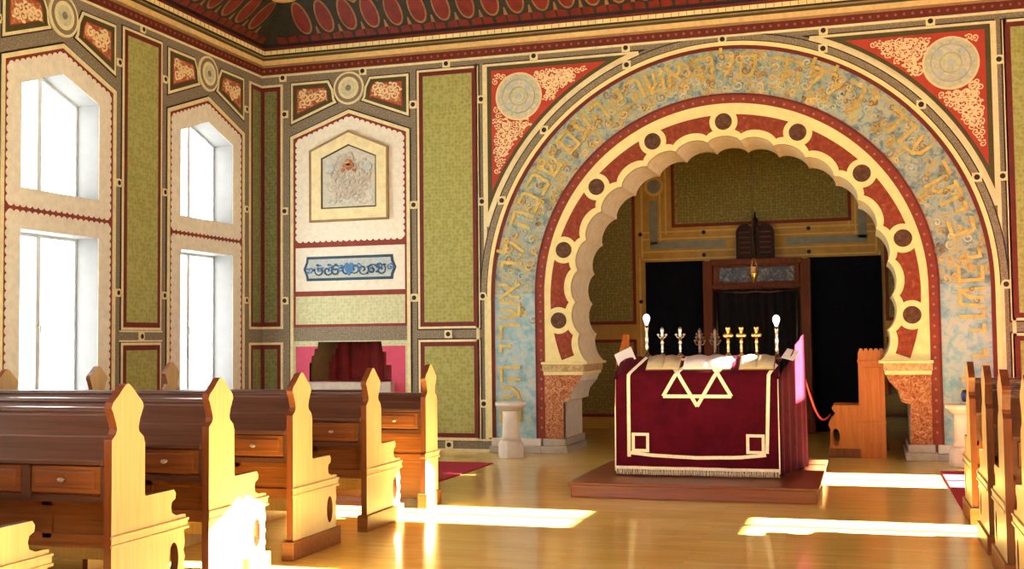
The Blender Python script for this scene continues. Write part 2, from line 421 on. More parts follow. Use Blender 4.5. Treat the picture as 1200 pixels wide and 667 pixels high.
def bay(mb, fn, c, openings_=None):
    """painted bay: gabled field with scalloped edge, two red spandrels and a rosette over the gable"""
    u0, u1 = c-.96, c+.96
    H = openings_ or None
    h = house(u0, u1, .16, 4.63, 4.98)
    mb.prism(fn, inset(h, -.018), [inset(h, .02)], 0, .008, M['black'], cap_a=False)
    mb.prism(fn, h, [inset(h, .05)], 0, .02, M['cream'], cap_a=False)
    h1 = inset(h, .05)
    if openings_:
        mb.prism(fn, h1, openings_, 0, .006, M['redline'], cap_a=False)
        up = inset(house(u0, u1, 3.0, 4.63, 4.98), .11); up[0] = (up[0][0], 3.07); up[1] = (up[1][0], 3.07)
        mb.prism(fn, scallop(up, .095, .03), [openings_[0]], 0, .010, M['pale'], cap_a=False)
        mb.prism(fn, scallop(rect(u0+.11, u1-.11, .25, 2.98), .095, .03), [openings_[1]], 0, .010, M['pale'], cap_a=False)
    # spandrels
    for s in (-1, 1):
        def X(d): return c + s*d
        sp = [(X(.95), 4.82), (X(.95), 5.44), (X(.33), 5.44), (X(.255), 5.30), (X(.235), 5.16), (X(.20), 5.10)]
        if s < 0: sp = sp[::-1]
        mb.prism(fn, inset(sp, -.016), None, 0, .007, M['black'], cap_a=False)
        mb.prism(fn, sp, None, 0, .014, M['cream'], cap_a=False)
        mb.prism(fn, inset(sp, .035), None, 0, .016, M['olive'], cap_a=False)
        mb.prism(fn, inset(sp, .10), None, 0, .018, M['red'], cap_a=False)
        mb.prism(fn, inset(sp, .115), None, 0, .020, M['orangefield'], cap_a=False)
        scrollwork(mb, fn, inset(sp, .10), .062, .026, .018, .026, M['scroll'], step=1.55)
    for r, m, n in ((.245, 'cream', .022), (.215, 'band', .024), (.165, 'cream', .028), (.12, 'medal', .030), (.045, 'band', .032)):
        mb.prism(fn, circle(c, 5.30, r, 32), None, 0, n, M[m], cap_a=False)

def tall_panel(name, fn, u0, u1, parent, corner=False):
    for v0, v1 in ((1.73, 5.47), (.16, 1.575)):
        p = MB(); r = rect(u0, u1, v0, v1)
        framed(p, fn, r, [(0, M['cream'], .016), (.035, M['maroon'], .012), (.095, M['greencorner'] if corner else M['green'], .016)][:1])
        p.prism(fn, inset(r, -.018), None, 0, .008, M['black'], cap_a=False)
        p.prism(fn, inset(r, .032), None, 0, .0175, M['maroon'], cap_a=False)
        p.prism(fn, inset(r, .095), None, 0, .0195, M['greencorner'] if corner else M['green'], cap_a=False)
        p.build(name, parent, recalc=False)

# ------------------------------------------------------------------ side walls
def side_wall(name, fn, wins, decorated):
    w = MB()
    holes = [o for c in wins for o in openings(c)]
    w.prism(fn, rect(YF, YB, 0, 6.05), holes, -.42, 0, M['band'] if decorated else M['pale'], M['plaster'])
    root = struct(w.build(name))
    if decorated:
        for w_ in wins[:3]:
            c = w_[0]; b = MB(); bay(b, fn, c, openings(w_)); b.build('painted_window_bay', root, recalc=False)
            tall_panel('stencilled_panel', fn, c-1.905, c-1.085, root)
            d = MB()
            for s in (-1, 1):
                for v in (5.0, 3.52, 2.18, .67): dot(d, fn, c+s*1.02 - (0), v, r=.05)
            dot(d, fn, c-1.495, 1.652, r=.055); dot(d, fn, c-1.495, 5.535, r=.05); dot(d, fn, c+.0-1.495, .09, r=.05)
            d.build('border_studs', root, recalc=False)
        for v0, v1 in ((1.76, 5.44), (.16, 1.56)):
            p = MB(); r = rect(14.78, YB, v0, v1)
            p.prism(fn, r, None, 0, .014, M['cream'], cap_a=False)
            p.prism(fn, rect(14.815, YB, v0+.035, v1-.035), None, 0, .016, M['maroon'], cap_a=False)
            p.prism(fn, rect(14.865, YB-.06, v0+.10, v1-.10), None, 0, .018, M['greencorner'], cap_a=False)
            p.build('corner_panel', root, recalc=False)
        s = MB()                                       # continuous cream fillets of the dado band
        s.prism(fn, rect(YF, YB, 5.565, 5.593), None, 0, .013, M['cream'], cap_a=False)
        for c in [q[0] for q in wins[:3]]:
            for v in (1.585, 1.705): s.prism(fn, rect(c-1.93, c-1.06, v, v+.02), None, 0, .013, M['cream'], cap_a=False)
        s.build('cream_fillets', root, recalc=False)
    for c in wins: window(fn, c)
    return root
side_wall('wall_left', left, LWIN, True)
side_wall('wall_right', right, RWIN, False)

w = MB(); w.prism(lambda u,v,n: (u, YF+n, v), rect(XL-.4, XR+.4, 0, 7.1), [rect(c-.8, c+.8, 1.6, 5.2) for c in (-7.0,-4.6,3.9)], -.3, 0, M['pale'], M['plaster']); struct(w.build('wall_front'))  # openings behind the viewer, out of view, added to bring in fill light

# ------------------------------------------------------------------ arch wall
def lobes(a0, a1, r0, dr, k=10):
    """scalloped intrados: lobes of 12.15 degrees, centred on the roundels"""
    pts = []; step = 12.15; n = round((a1-a0)/step)
    for i in range(n):
        for j in range(k):
            t = j/k; a = math.radians(a0+(i+t)*step)
            r = r0 + dr*max(0, 1-(2*t-1)**2)**.75
            pts.append((CX+r*math.cos(a), CZI+r*math.sin(a)))
    a = math.radians(a1); pts.append((CX+r0*math.cos(a), CZI+r0*math.sin(a)))
    return pts
A0 = 90-9.5*12.15; A1 = 90+9.5*12.15            # -25.4 .. 205.4 degrees
intr = lobes(A0, A1, 2.06, .07)
PI0, PI1 = CX-2.24, CX+2.24                     # inner faces of the piers
arch_hole = [(PI1, 0.0)] + [(PI1, 1.235)] + [p for p in intr if p[1] > 1.235] + [(PI0, 1.235), (PI0, 0.0)]
NICHE = [(-7.83,.98),(-6.52,.98),(-6.52,1.22),(-6.60,1.22),(-6.60,1.41),(-6.655,1.41),(-6.68,1.56),(-7.69,1.56),(-7.70,1.46),(-7.745,1.46),(-7.755,1.36),(-7.79,1.36),(-7.80,1.255),(-7.83,1.255)]
w = MB()
outer = [(XL,0),(PI0,0)] + arch_hole[::-1][1:-1] + [(PI1,0),(XR,0),(XR,6.05),(XL,6.05)]
w.prism(back, outer, [NICHE], -.06, 0, M['band'])
WB = struct(w.build('wall_back'))
# thickness of the arch behind its face
t = MB(); path = arch_hole
for (u0,v0),(u1,v1) in zip(path, path[1:]):
    mt = M['marble'] if v0 < 1.24 and v1 < 1.24 else M['shell']
    t.quad([back(u0,v0,0), back(u1,v1,0), back(u1,v1,-1.02), back(u0,v0,-1.02)], mt)
t.build('scalloped_soffit', WB, weld=True)
# rear face of the arch wall towards the alcove
t = MB(); t.prism(back, [(-6.2,0),(PI0,0)] + arch_hole[::-1][1:-1] + [(PI1,0),(2.8,0),(2.8,5.4),(-6.2,5.4)], None, None, -1.02, M['alcove'])
t.build('arch_rear_face', WB)
# stepped recess: its reveals and hanging behind
t = MB()
for k in range(len(NICHE)):
    a, b = NICHE[k], NICHE[(k+1) % len(NICHE)]
    t.quad([back(*a,0), back(*b,0), back(*b,-.68), back(*a,-.68)], M['tan'] if a[1] > 1.2 or b[1] > 1.2 else M['edge'])
t.build('recess_reveal', WB, weld=True)
t = MB(); n = 40
for k in range(n):
    u0 = -8.0+1.7*k/n; u1 = -8.0+1.7*(k+1)/n
    d0 = -.66-.025*math.sin(k*1.3); d1 = -.66-.025*math.sin((k+1)*1.3)
    t.quad([back(u0,.9,d0), back(u1,.9,d1), back(u1,1.7,d1), back(u0,1.7,d0)], M['curtain'])
t.build('recess_curtain', WB, weld=True)

# painted bays of the arch wall
bmb = MB(); c = CX-5.46
bay(bmb, back, c, None)
h1 = inset(house(c-.96, c+.96, 1.73, 4.63, 4.98), .05)
bmb.prism(back, h1, None, 0, .008, M['redline'], cap_a=False)
up = inset(house(c-.96, c+.96, 3.0, 4.63, 4.98), .11); up[0] = (up[0][0], 3.06); up[1] = (up[1][0], 3.06)
bmb.prism(back, scallop(up, .095, .03), None, 0, .011, M['pale'], cap_a=False)
bmb.prism(back, rect(c-.875, c+.875, 2.31, 2.955), None, 0, .011, M['pale'], cap_a=False)
bmb.prism(back, rect(c-.875, c+.875, 1.82, 2.235), None, 0, .011, M['palegreen'], cap_a=False)
bmb.build('painted_bay', WB, recalc=False)
# emblem plaque
e = MB(); ho = house(c-.635, c+.635, 3.33, 4.40, 4.67)
e.prism(back, ho, [inset(ho,.03)], 0, .05, M['tan'], cap_a=False)
e.prism(back, inset(ho,.03), [inset(ho,.19)], 0, .042, M['cream'], cap_a=False)
e.prism(back, inset(ho,.19), [inset(ho,.21)], 0, .035, M['olive'], cap_a=False)
e.build('plaque_frame', WB, recalc=False)
e = MB(); hi = inset(ho,.205); e.prism(back, hi, None, 0, .022, M['emblem'], cap_a=False)
scrollwork(e, back, inset(hi,.06), .085, .035, .022, .030, M['stone'], step=1.5)
for s in (-1,1):                                      # paired beasts reduced to soft pale relief
    for k, (du,dv,r) in enumerate(((.27,3.72,.075),(.30,3.84,.06),(.25,3.64,.055),(.33,3.66,.05),(.30,4.12,.07))):
        e.prism(back, circle(c+s*du, dv, r, 14), None, .022, .026+.003*k, M['paleblue' if k==4 else 'emblem'], cap_a=False)
for du,dv,r in ((0,4.19,.05),(-.05,4.15,.035),(.05,4.15,.035),(0,4.13,.05),(-.09,4.08,.028),(.09,4.08,.028)):
    e.prism(back, circle(c+du, dv, r, 12), None, .022, .045+r*.1+du*.02, M['orangefield'], cap_a=False)
e.build('emblem_panel', WB, recalc=False)
# blue ornament plate
e = MB(); q = [(c-.69,2.46),(c+.69,2.46),(c+.70,2.53),(c+.745,2.635),(c+.70,2.74),(c+.69,2.82),(c-.69,2.82),(c-.70,2.74),(c-.745,2.635),(c-.70,2.53)]
e.prism(back, q, None, 0, .018, M['navy'], cap_a=False)
e.prism(back, inset(q,.04), None, 0, .022, M['paleblue'], cap_a=False)
scrollwork(e, back, inset(q,.035), .085, .026, .022, .028, M['navy'], step=1.7)
scrollwork(e, back, inset(q,.035), .05, .022, .022, .030, M['bright_blue'], step=3.2)
e.prism(back, [(c,2.52),(c+.075,2.63),(c+.065,2.70),(c+.03,2.72),(c,2.69),(c-.03,2.72),(c-.065,2.70),(c-.075,2.63)], None, 0, .033, M['bright_blue'], cap_a=False)
e.build('blue_ornament', WB, recalc=False)
# magenta dado panel round the recess
e = MB(); o = rect(c-.96, c+.96, .16, 1.575)
def minus_niche(r):                                    # outline that drops into the stepped opening from above
    u0,v0 = r[0]; u1,v1 = r[2]
    return r, [p for p in NICHE]
e.prism(back, o, [NICHE], 0, .010, M['palegreen'], cap_a=False)
mg = [(c-.875,.25),(c+.875,.25),(c+.875,1.495),(-6.665,1.495),(-6.655,1.41),(-6.60,1.41),(-6.60,1.22),(-6.52,1.22),(-6.52,.98),(-7.83,.98),(-7.83,1.255),(-7.80,1.255),(-7.79,1.36),(-7.755,1.36),(-7.745,1.46),(-7.70,1.46),(-7.70,1.495),(c-.875,1.495)]
e.prism(back, mg, None, 0, .013, M['magenta'], cap_a=False)
e.build('magenta_panel', WB, recalc=False)
e = MB(); e.box(-7.86,-6.47, YB-.16, YB+.66, .80,.975, M['stone']); e.build('recess_sill', WB, bevel=.012)

for s in (-1, 1):
    f = (lambda s: (lambda u,v,n: (CX+s*(CX-u) if s>0 else u, YB-n, v)))(s)
    tall_panel('stencilled_panel', f, -6.10, -5.165, WB)
    if s > 0: tall_panel('stencilled_panel', f, -8.1, -6.27, WB)
    for v0, v1 in ((1.76,5.44),(.16,1.56)):
        p = MB()
        p.prism(f, rect(XL,-8.27,v0,v1), None, 0, .014, M['cream'], cap_a=False)
        p.prism(f, rect(XL,-8.305,v0+.035,v1-.035), None, 0, .016, M['maroon'], cap_a=False)
        p.prism(f, rect(XL+.06,-8.365,v0+.10,v1-.10), None, 0, .018, M['greencorner'], cap_a=False)
        p.build('corner_panel', WB, recalc=False)
    d = MB()
    for u in (-8.235,-6.16,-5.12):
        for v in (4.98,3.52,2.18,.67): dot(d, f, u, v, .018, .058)
    for u in (-5.645,):
        for v in (1.652,.09): dot(d, f, u, v, .018, .058)
    for k in range(6): dot(d, f, -1.715-1.31*k, 5.535, .018, .058) if (k or s<0) else None
    for a in (112.5,137.0,156.5): dot(d, f, CX+3.385*math.cos(math.radians(a)), CZ+3.385*math.sin(math.radians(a)), .022, .06)
    d.build('border_studs', WB, recalc=False)
    # red spandrel with rosette and scrollwork
    R = 3.49
    def spand(off):
        u0 = -5.065+off; v1 = 5.475-off; r = R+off*.8
        va = CZ+math.sqrt(r*r-(CX-u0)**2); ua = CX-math.sqrt(r*r-(v1-CZ)**2)
        a_s = math.atan2(va-CZ, u0-CX); a_e = math.atan2(v1-CZ, ua-CX)
        arc = [(CX+r*math.cos(a_s+(a_e-a_s)*k/24), CZ+r*math.sin(a_s+(a_e-a_s)*k/24)) for k in range(25)]
        return arc + [(u0, v1)]
    p = MB()
    p.prism(f, spand(-.018), None, 0, .007, M['black'], cap_a=False)
    p.prism(f, spand(0), None, 0, .012, M['cream'], cap_a=False)
    p.prism(f, spand(.035), None, 0, .014, M['olive'], cap_a=False)
    p.prism(f, spand(.10), None, 0, .016, M['red'], cap_a=False)
    scrollwork(p, f, spand(.13), .085, .027, .016, .026, M['scroll'], avoid=[(-4.56,4.98,.33)], step=1.55)
    scrollwork(p, f, spand(.12), .042, .016, .016, .024, M['scroll'], avoid=[(-4.56,4.98,.34)], step=1.95)
    p.build('red_spandrel', WB, recalc=False)
    p = MB()
    for r, m, n in ((.34,'scroll',.024),(.315,'medal',.028),(.30,'medal',.030)): p.prism(f, circle(-4.56,4.98,r,36), None, 0, n, M[m], cap_a=False)
    for k in range(8): p.prism(f, circle(-4.56+.19*math.cos(k*PI/4), 4.98+.19*math.sin(k*PI/4), .05, 12), None, .03, .034+.0005*k, M['paleblue' if k%2 else 'emblem'], cap_a=False)
    for k in range(16): p.prism(f, circle(-4.56+.27*math.cos(k*PI/8), 4.98+.27*math.sin(k*PI/8), .022, 8), None, .03, .034, M['paleblue'], cap_a=False)
    p.prism(f, circle(-4.56,4.98,.09,20), None, 0, .040, M['medal'], cap_a=False); p.prism(f, circle(-4.56,4.98,.05,16), None, 0, .043, M['paleblue'], cap_a=False)
    for r_ in (.245,.135): p.prism(f, circle(-4.56,4.98,r_,36), [circle(-4.56,4.98,r_-.014,36)], .03, .046, M['stone'], cap_a=False)
    p.build('rosette', WB, recalc=False)

# arch mouldings
def leg_ring(r0, r1, z0=.2, n=72):
    """round ring that runs down into straight legs"""
    A = [math.radians(180*k/n) for k in range(n+1)]
    return [(CX+r1, z0)] + [(CX+r1*math.cos(a), CZ+r1*math.sin(a)) for a in A] + [(CX-r1, z0), (CX-r0, z0)] + \
           [(CX+r0*math.cos(a), CZ+r0*math.sin(a)) for a in reversed(A)] + [(CX+r0, z0)]
p = MB()
p.prism(back, leg_ring(3.225,3.275), None, 0, .030, M['maroon'], cap_a=False)
p.prism(back, leg_ring(3.275,3.33), None, 0, .036, M['archcream'], cap_a=False)
p.prism(back, arc_ring(CX,CZ,3.33,3.44,0,180,72), None, 0, .018, M['black'], cap_a=False); p.prism(back, arc_ring(CX,CZ,3.345,3.425,0,180,72), None, 0, .0195, M['band'], cap_a=False)
a_in = math.degrees(math.acos((5.065-1.72)/3.49)); a_top = math.degrees(math.asin((5.47-CZ)/3.49))
for a0, a1 in ((a_in, a_top), (180-a_top, 180-a_in)):
    p.prism(back, arc_ring(CX,CZ,3.44,3.49,a0,a1,24), None, 0, .030, M['cream'], cap_a=False)
p.build('arch_moulding', WB, recalc=False)
p = MB()
for u0, u1 in ((-8.29,-8.25),(-8.17,-8.13)): pass
for s in (-1,1):
    for u in (-5.20,-5.075):
        uu = u if s<0 else 2*CX-u
        top = CZ+math.sqrt(max(0, 3.49**2-(u-CX)**2)) if u > -5.1 else 5.47
        p.prism(back, rect(uu-.022,uu+.022,.16,5.47), None, 0, .016, M['cream'], cap_a=False)
for v0,v1,u0,u1 in ((5.56,5.59,XL,XR),(.0,.035,XL,CX-3.25),(.0,.035,CX+3.25,XR),(.15,.175,XL,CX-3.25),(.15,.175,CX+3.25,XR)):
    p.prism(back, rect(u0,u1,v0,v1), None, 0, .020, M['cream'], cap_a=False)
p.build('cream_fillets', WB, recalc=False)
# blue text band
p = MB(); p.prism(back, leg_ring(2.615,3.228), None, 0, .014, M['blue'], cap_a=False)
for s in (-1,1):
    q = rect(2.615,3.228,.2,2.2) + []
    q = [(CX+s*u, v) for u,v in q]
    p.prism(back, q, None, 0, .016, M['bluelow'], cap_a=False)
p.build('arch_text_band', WB, recalc=False)
p = MB()
for k in range(430):
    a = math.radians(random.gauss(90,48)); r = random.uniform(2.68,3.17)
    if not math.radians(-8) < a < math.radians(188): continue
    add_ribbon(p, back, curl(CX+r*math.cos(a), CZ+r*math.sin(a), random.uniform(.03,.075), random.uniform(0,6), 1.1, random.choice((-1,1)), 10), .020, .014, random.choice((.020,.020,.044)), M[random.choice(('giltscroll','giltscroll','giltscroll','gold','paleblue','medal','tan'))])
p.build('gilt_scrollwork', WB, recalc=False)
# gilt Hebrew inscription running along the band
GL = {'א':[[(0,1),(.8,0)],[(.78,1),(.72,.62),(.5,.42)],[(.3,.62),(.1,.42),(.05,0)]], 'ש':[[(0,1),(.12,0),(.8,0),(.92,1)],[(.47,1),(.43,.4),(.15,.1)]],
 'ר':[[(0,1),(.62,1),(.75,.88),(.75,0)]], 'י':[[(.2,1),(.5,1),(.5,.5)]], 'ו':[[(.2,1),(.5,1),(.5,0)]], 'ב':[[(.05,1),(.62,1),(.72,.88),(.72,0)],[(0,0),(.9,0)]],
 'ת':[[(0,1),(.66,1),(.78,.88),(.78,0)],[(.16,1),(.16,.12),(0,0)]], 'ך':[[(0,1),(.6,1),(.7,.9),(.7,-.25)]], 'ע':[[(.8,1),(.74,.4),(.5,.15),(0,0)],[(.15,1),(.25,.5),(.45,.2)]],
 'ד':[[(0,1),(.88,1)],[(.66,1),(.66,0)]], 'ה':[[(0,1),(.66,1),(.78,.88),(.78,0)],[(.1,.62),(.1,0)]], 'ל':[[(.1,1.35),(.1,.95),(.72,.95),(.72,.7),(.35,0)]],
 'ס':[[(0,1),(.75,1),(.82,.5),(.65,.1),(.4,0),(.15,.1),(.05,.5),(.12,1)]]}
GL['ם'] = [[(0,1),(.75,1),(.75,0),(.05,0),(.05,1)]]; GL['כ'] = [[(0,1),(.6,1),(.72,.85),(.72,.15),(.6,0),(0,0)]]
TXT = 'אשרי יושבי ביתך עוד יהללוך סלה אשרי העם שככה לו אשרי העם'
LR = 3.0; LH = .27; LWX = .245; LWD = .042
p = MB(); leg = 1.78; arc = PI*LR; span = leg*2+arc
wid = [.5 if ch in ' ' else (.62 if ch in 'יו' else 1.0) for ch in TXT]; tot = sum(wid); acc = 0
for ch, wd_ in zip(TXT, wid):
    s0 = span*(acc+wd_/2)/tot; acc += wd_
    if ch == ' ': continue
    if s0 < leg: pos = (CX+LR, CZ-leg+s0); ang = -PI/2
    elif s0 < leg+arc: a = (s0-leg)/LR; pos = (CX+LR*math.cos(a), CZ+LR*math.sin(a)); ang = a-PI/2
    else: pos = (CX-LR, CZ-(s0-leg-arc)); ang = PI/2
    ca, sa = math.cos(ang), math.sin(ang)
    def put(x, y):
        x = (x-.42)*LWX; y = (y-.5)*LH; return (pos[0]+x*ca-y*sa, pos[1]+x*sa+y*ca)
    for st_ in GL[ch]:
        for a_, b_ in zip(st_, st_[1:]):
            A_, B_ = Vector(put(*a_)), Vector(put(*b_)); d_ = (B_-A_).normalized(); A_ -= d_*LWD*.42; B_ += d_*LWD*.42; o_ = Vector((-d_.y, d_.x))*LWD/2
            p.prism(back, [tuple(A_-o_), tuple(B_-o_), tuple(B_+o_), tuple(A_+o_)], None, .010, .034+random.uniform(0,.005), M['letter'], cap_a=False)
p.build('gilt_lettering', WB, recalc=False)
# inner ring: beaded red border, cream border, rust panels, roundels, scalloped edge
p = MB(); p.prism(back, leg_ring(2.50,2.628), None, 0, .030, M['redline'], cap_a=False)
p.prism(back, leg_ring(2.605,2.635), None, 0, .034, M['maroon'], cap_a=False)
for k in range(61):
    a = math.radians(180*k/60); p.prism(back, circle(CX+2.555*math.cos(a), CZ+2.555*math.sin(a), .016, 8), None, .03, .036, M['tan'], cap_a=False)
for s in (-1,1):
    for k in range(14): p.prism(back, circle(CX+s*2.555, .35+k*.133, .016, 8), None, .03, .036, M['tan'], cap_a=False)
p.build('beaded_border', WB, recalc=False)
A = [math.radians(180*k/72) for k in range(73)]
face = [(CX+2.50,1.236)] + [(CX+2.50*math.cos(a), CZ+2.50*math.sin(a)) for a in A] + [(CX-2.50,1.236)] + [q for q in intr[::-1] if q[1] > 1.236]
p = MB(); p.prism(back, face, None, 0, .026, M['archcream'], cap_a=False); p.build('scalloped_arch_face', WB, recalc=False)
p = MB()
for k in range(-5,5):
    b0 = 90+24.3*k+3.0; b1 = 90+24.3*(k+1)-3.0
    if k == -5: b0 = -20.3
    if k == 4: b1 = 200.3
    ap = []; n = 24
    for i in range(n+1):
        a = b0+(b1-b0)*i/n; ap.append((CX+2.41*math.cos(math.radians(a)), CZI+2.41*math.sin(math.radians(a))))
    for i in range(n,-1,-1):
        a = b0+(b1-b0)*i/n; tt = ((a-A0)/12.15) % 1
        r = 2.15+.075*max(0,1-(2*tt-1)**2)**.75
        ap.append((CX+r*math.cos(math.radians(a)), CZI+r*math.sin(math.radians(a))))
    p.prism(back, ap, None, 0, .031, M['rust'], cap_a=False)
p.build('rust_panels', WB, recalc=False)
for k in range(-4,5):
    a = math.radians(90+24.3*k); u, v = CX+2.315*math.cos(a), CZI+2.315*math.sin(a)
    p = MB(); p.prism(back, circle(u,v,.185,32), None, 0, .036, M['archcream'], cap_a=False); p.prism(back, circle(u,v,.112,28), None, 0, .042, M['disc'], cap_a=False)
    p.build('roundel', WB, recalc=False)
# piers under the arch
for s in (-1,1):
    X = lambda d: CX+s*d
    def bx(mb,d0,d1,y0,y1,z0,z1,m): mb.box(min(X(d0),X(d1)),max(X(d0),X(d1)),y0,y1,z0,z1,m)
    p = MB(); bx(p,2.24,2.50,YB-.05,YB+.001,.2,1.02,M['relief']); p.build('carved_pier_face', WB, bevel=.01)
    p = MB()
    bx(p,1.93,2.52,YB-.11,YB+1.05,1.12,1.235,M['relief2']); bx(p,1.88,2.53,YB-.14,YB+1.07,1.215,1.25,M['archcream']); bx(p,1.95,2.51,YB-.09,YB+1.04,1.07,1.13,M['archcream'])
    prof = [(2.50,1.07),(1.97,1.07),(2.00,.99),(2.06,.92),(2.11,.86),(2.13,.80),(2.14,.73),(2.24,.70),(2.50,.70)]
    q = [(X(a),b) for a,b in prof]
    p.prism(back, q, None, -1.0, .06, M['relief'], M['marble']); p.build('pier_capital', WB, bevel=.008)
    p = MB(); bx(p,2.18,2.56,YB-.10,YB+1.08,0,.10,M['stone']); bx(p,2.205,2.53,YB-.075,YB+1.05,.10,.2,M['stone']); p.build('pier_base', WB, bevel=.012)
    p = MB(); bx(p,2.56,3.30,YB-.09,YB,0,.09,M['stone']); bx(p,2.56,3.28,YB-.06,YB,.09,.2,M['marble']); p.build('band_base', WB, bevel=.012)

# cornice: stepped mouldings on three walls
def cornice(idx, fn, u0, u1):
    o = MB()
    for v0,v1,n,m in ((5.60,5.705,.03,'maroon'),(5.705,5.735,.05,'tan'),(5.735,5.80,.075,'goldline'),(5.80,5.835,.08,'olive'),(5.835,5.855,.09,'tan'),(5.855,5.88,.095,'black'),(5.88,5.935,.115,'archcream'),(5.935,5.97,.125,'maroon'),(5.97,6.02,.14,'black')):
        o.prism(fn, rect(u0,u1,v0,v1), None, -.0, n, M[m], cap_a=False)
    root = struct(o.build('trim_%d' % idx, recalc=False))
    b = MB(); k = u0+.06
    while k < u1:
        b.prism(fn, circle(k,5.652,.018,8), None, .03, .036, M['petalrim'], cap_a=False)
        b.prism(fn, rect(k-.052,k-.044,5.88,5.932), None, .10, .118, M['tan'], cap_a=False); k += .104
    b.build('beading', root, recalc=False)
cornice(1, left, YF, YB); cornice(2, back, XL, XR); cornice(3, right, YF, YB)

# ceiling: flat centre with painted coves
c_ = MB(); c_.box(XL+1.3, XR-1.3, YF, YB-1.3, 7.0, 7.1, M['ceil'])
CE = struct(c_.build('ceiling'))
def cove(fn, u0, u1, miter0=False, miter1=False):
    d0, d1, z0, z1 = .12, 1.32, 6.01, 7.02
    def P(u, t, n=0):                                    # t along the slope, n out of it
        d = d0+(d1-d0)*t; z = z0+(z1-z0)*t
        return fn(u, z-n*.7, d+n*.4)
    o = MB(); NT = 6
    for k in range(NT):
        t0, t1 = k/NT, (k+1)/NT
        a0 = u0+(t0*1.22+.1)*miter0; b0 = u1-(t0*1.22+.1)*miter1; a1 = u0+(t1*1.22+.1)*miter0; b1 = u1-(t1*1.22+.1)*miter1
        o.quad([P(a0,t0), P(b0,t0), P(b1,t1), P(a1,t1)], M['coveground'])
    n = int((u1-u0)/.36)
    def add(poly, n_, mat): o.prism(lambda u,t,w: P(u,t,w), poly, None, None, n_, mat)
    for k in range(n):
        u = u0+(k+.5)*.36
        lim = lambda t: (u0+(t*1.22+.16)*miter0 < u-.13) and (u+.13 < u1-(t*1.22+.16)*miter1)
        if lim(.3):
            ell = lambda ru,rt,ct: [(u+ru*math.cos(2*PI*j/24)*(1-.12*math.sin(2*PI*j/24)), ct+rt*math.sin(2*PI*j/24)) for j in range(24)]
            add(ell(.130,.18,.27), .008, M['petalrim']); add(ell(.106,.158,.27), .014, M['petal'])
            add([(u+.15,.09),(u+.21,.09),(u+.19,.17),(u+.17,.17)], .010, M['petalrim'])
        if lim(.08): 
            add([(u-.17,.014),(u-.015,.014),(u-.03,.075),(u-.16,.095)], .010, M['petal']); add([(u+.015,.014),(u+.17,.014),(u+.16,.095),(u+.03,.075)], .010, M['petal'])
            add([(u-.18,.0),(u+.18,.0),(u+.18,.012),(u-.18,.012)], .012, M['petalrim'])
        if lim(.8):
            uu = u+.18
            add([(uu-.10,.42),(uu,.37),(uu+.10,.42),(uu+.13,.62),(uu,.72),(uu-.13,.62)], .008, M['petalrim'])
            add([(uu-.08,.44),(uu,.40),(uu+.08,.44),(uu+.10,.61),(uu,.69),(uu-.10,.61)], .014, M['petal'])
    o.build('painted_cove', CE, recalc=False)
cove(back, XL, XR, 1, 1); cove(left, YF, YB, 0, 1); cove(right, YF, YB, 0, 1)
g = MB()
for x in (-7.0,): g.ball((-7.80, 14.33, 6.47), (.20,.13,.05), M['gold'])
g.build('gilt_boss', CE)

# ------------------------------------------------------------------ alcove behind the arch
a_ = MB(); a_.prism(alc, rect(-6.2,2.8,0,5.4), None, -.1, 0, M['alcove']); WA = struct(a_.build('wall_alcove_back'))
a_ = MB(); a_.box(-6.3,-6.2,YB+1.02,YA,0,5.4,M['alcove']); struct(a_.build('wall_alcove_left'))
a_ = MB(); a_.box(2.8,2.9,YB+1.02,YA,0,5.4,M['alcove']); struct(a_.build('wall_alcove_right'))
a_ = MB(); a_.box(-6.3,2.9,YB+.06,YA+.1,5.4,5.5,M['ceil']); struct(a_.build('ceiling_alcove'))
AC = -1.72
def apanel(u0,u1,v0,v1):
    p = MB(); r = rect(u0,u1,v0,v1)
    p.prism(alc, r, None, 0, .012, M['redline'], cap_a=False); p.prism(alc, inset(r,.055), None, 0, .016, M['alcgreen'], cap_a=False)
    p.build('olive_panel', WA, recalc=False)
apanel(-3.14,-.16,3.47,5.2)
for s in (-1,1):
    q = sorted((AC+s*2.06, AC+s*4.1)); apanel(q[0],q[1],1.81,5.2); apanel(q[0],q[1],.2,1.55)
p = MB()
def hline(v,u0,u1,w,m,n=.01): p.prism(alc, rect(u0,u1,v-w/2,v+w/2), None, 0, n, M[m], cap_a=False)
def vline(u,v0,v1,w,m,n=.01): p.prism(alc, rect(u-w/2,u+w/2,v0,v1), None, 0, n, M[m], cap_a=False)
for s in (-1,1):
    vline(AC+s*1.52,3.36,5.2,.03,'alcgold'); vline(AC+s*1.73,3.18,3.95,.14,'greyblue'); vline(AC+s*1.94,2.95,5.2,.03,'alcgold'); vline(AC+s*1.62,3.24,5.2,.025,'alcgold',.014)
    vline(AC+s*1.985,0,2.95,.025,'alcgold')
    q = sorted((AC+s*.5, AC+s*1.80)); hline(3.17,q[0],q[1],.13,'greyblue')
    for r,m,n in ((.17,'alcgold',.012),(.12,'greyblue',.016)): p.prism(alc, circle(AC+s*1.72,4.20,r,24), None, 0, n, M[m], cap_a=False)
    for u,v in ((.87,3.37),(.87,2.98),(1.97,3.37),(1.97,2.2)): p.prism(alc, circle(AC+s*u,v,.035,12), None, 0, .02, M['black'], cap_a=False)
for v in (3.40,3.28,3.06,2.93): hline(v,AC-1.94,AC+1.94,.025,'alcgold',.008)
p.build('ochre_border', WA, recalc=False)
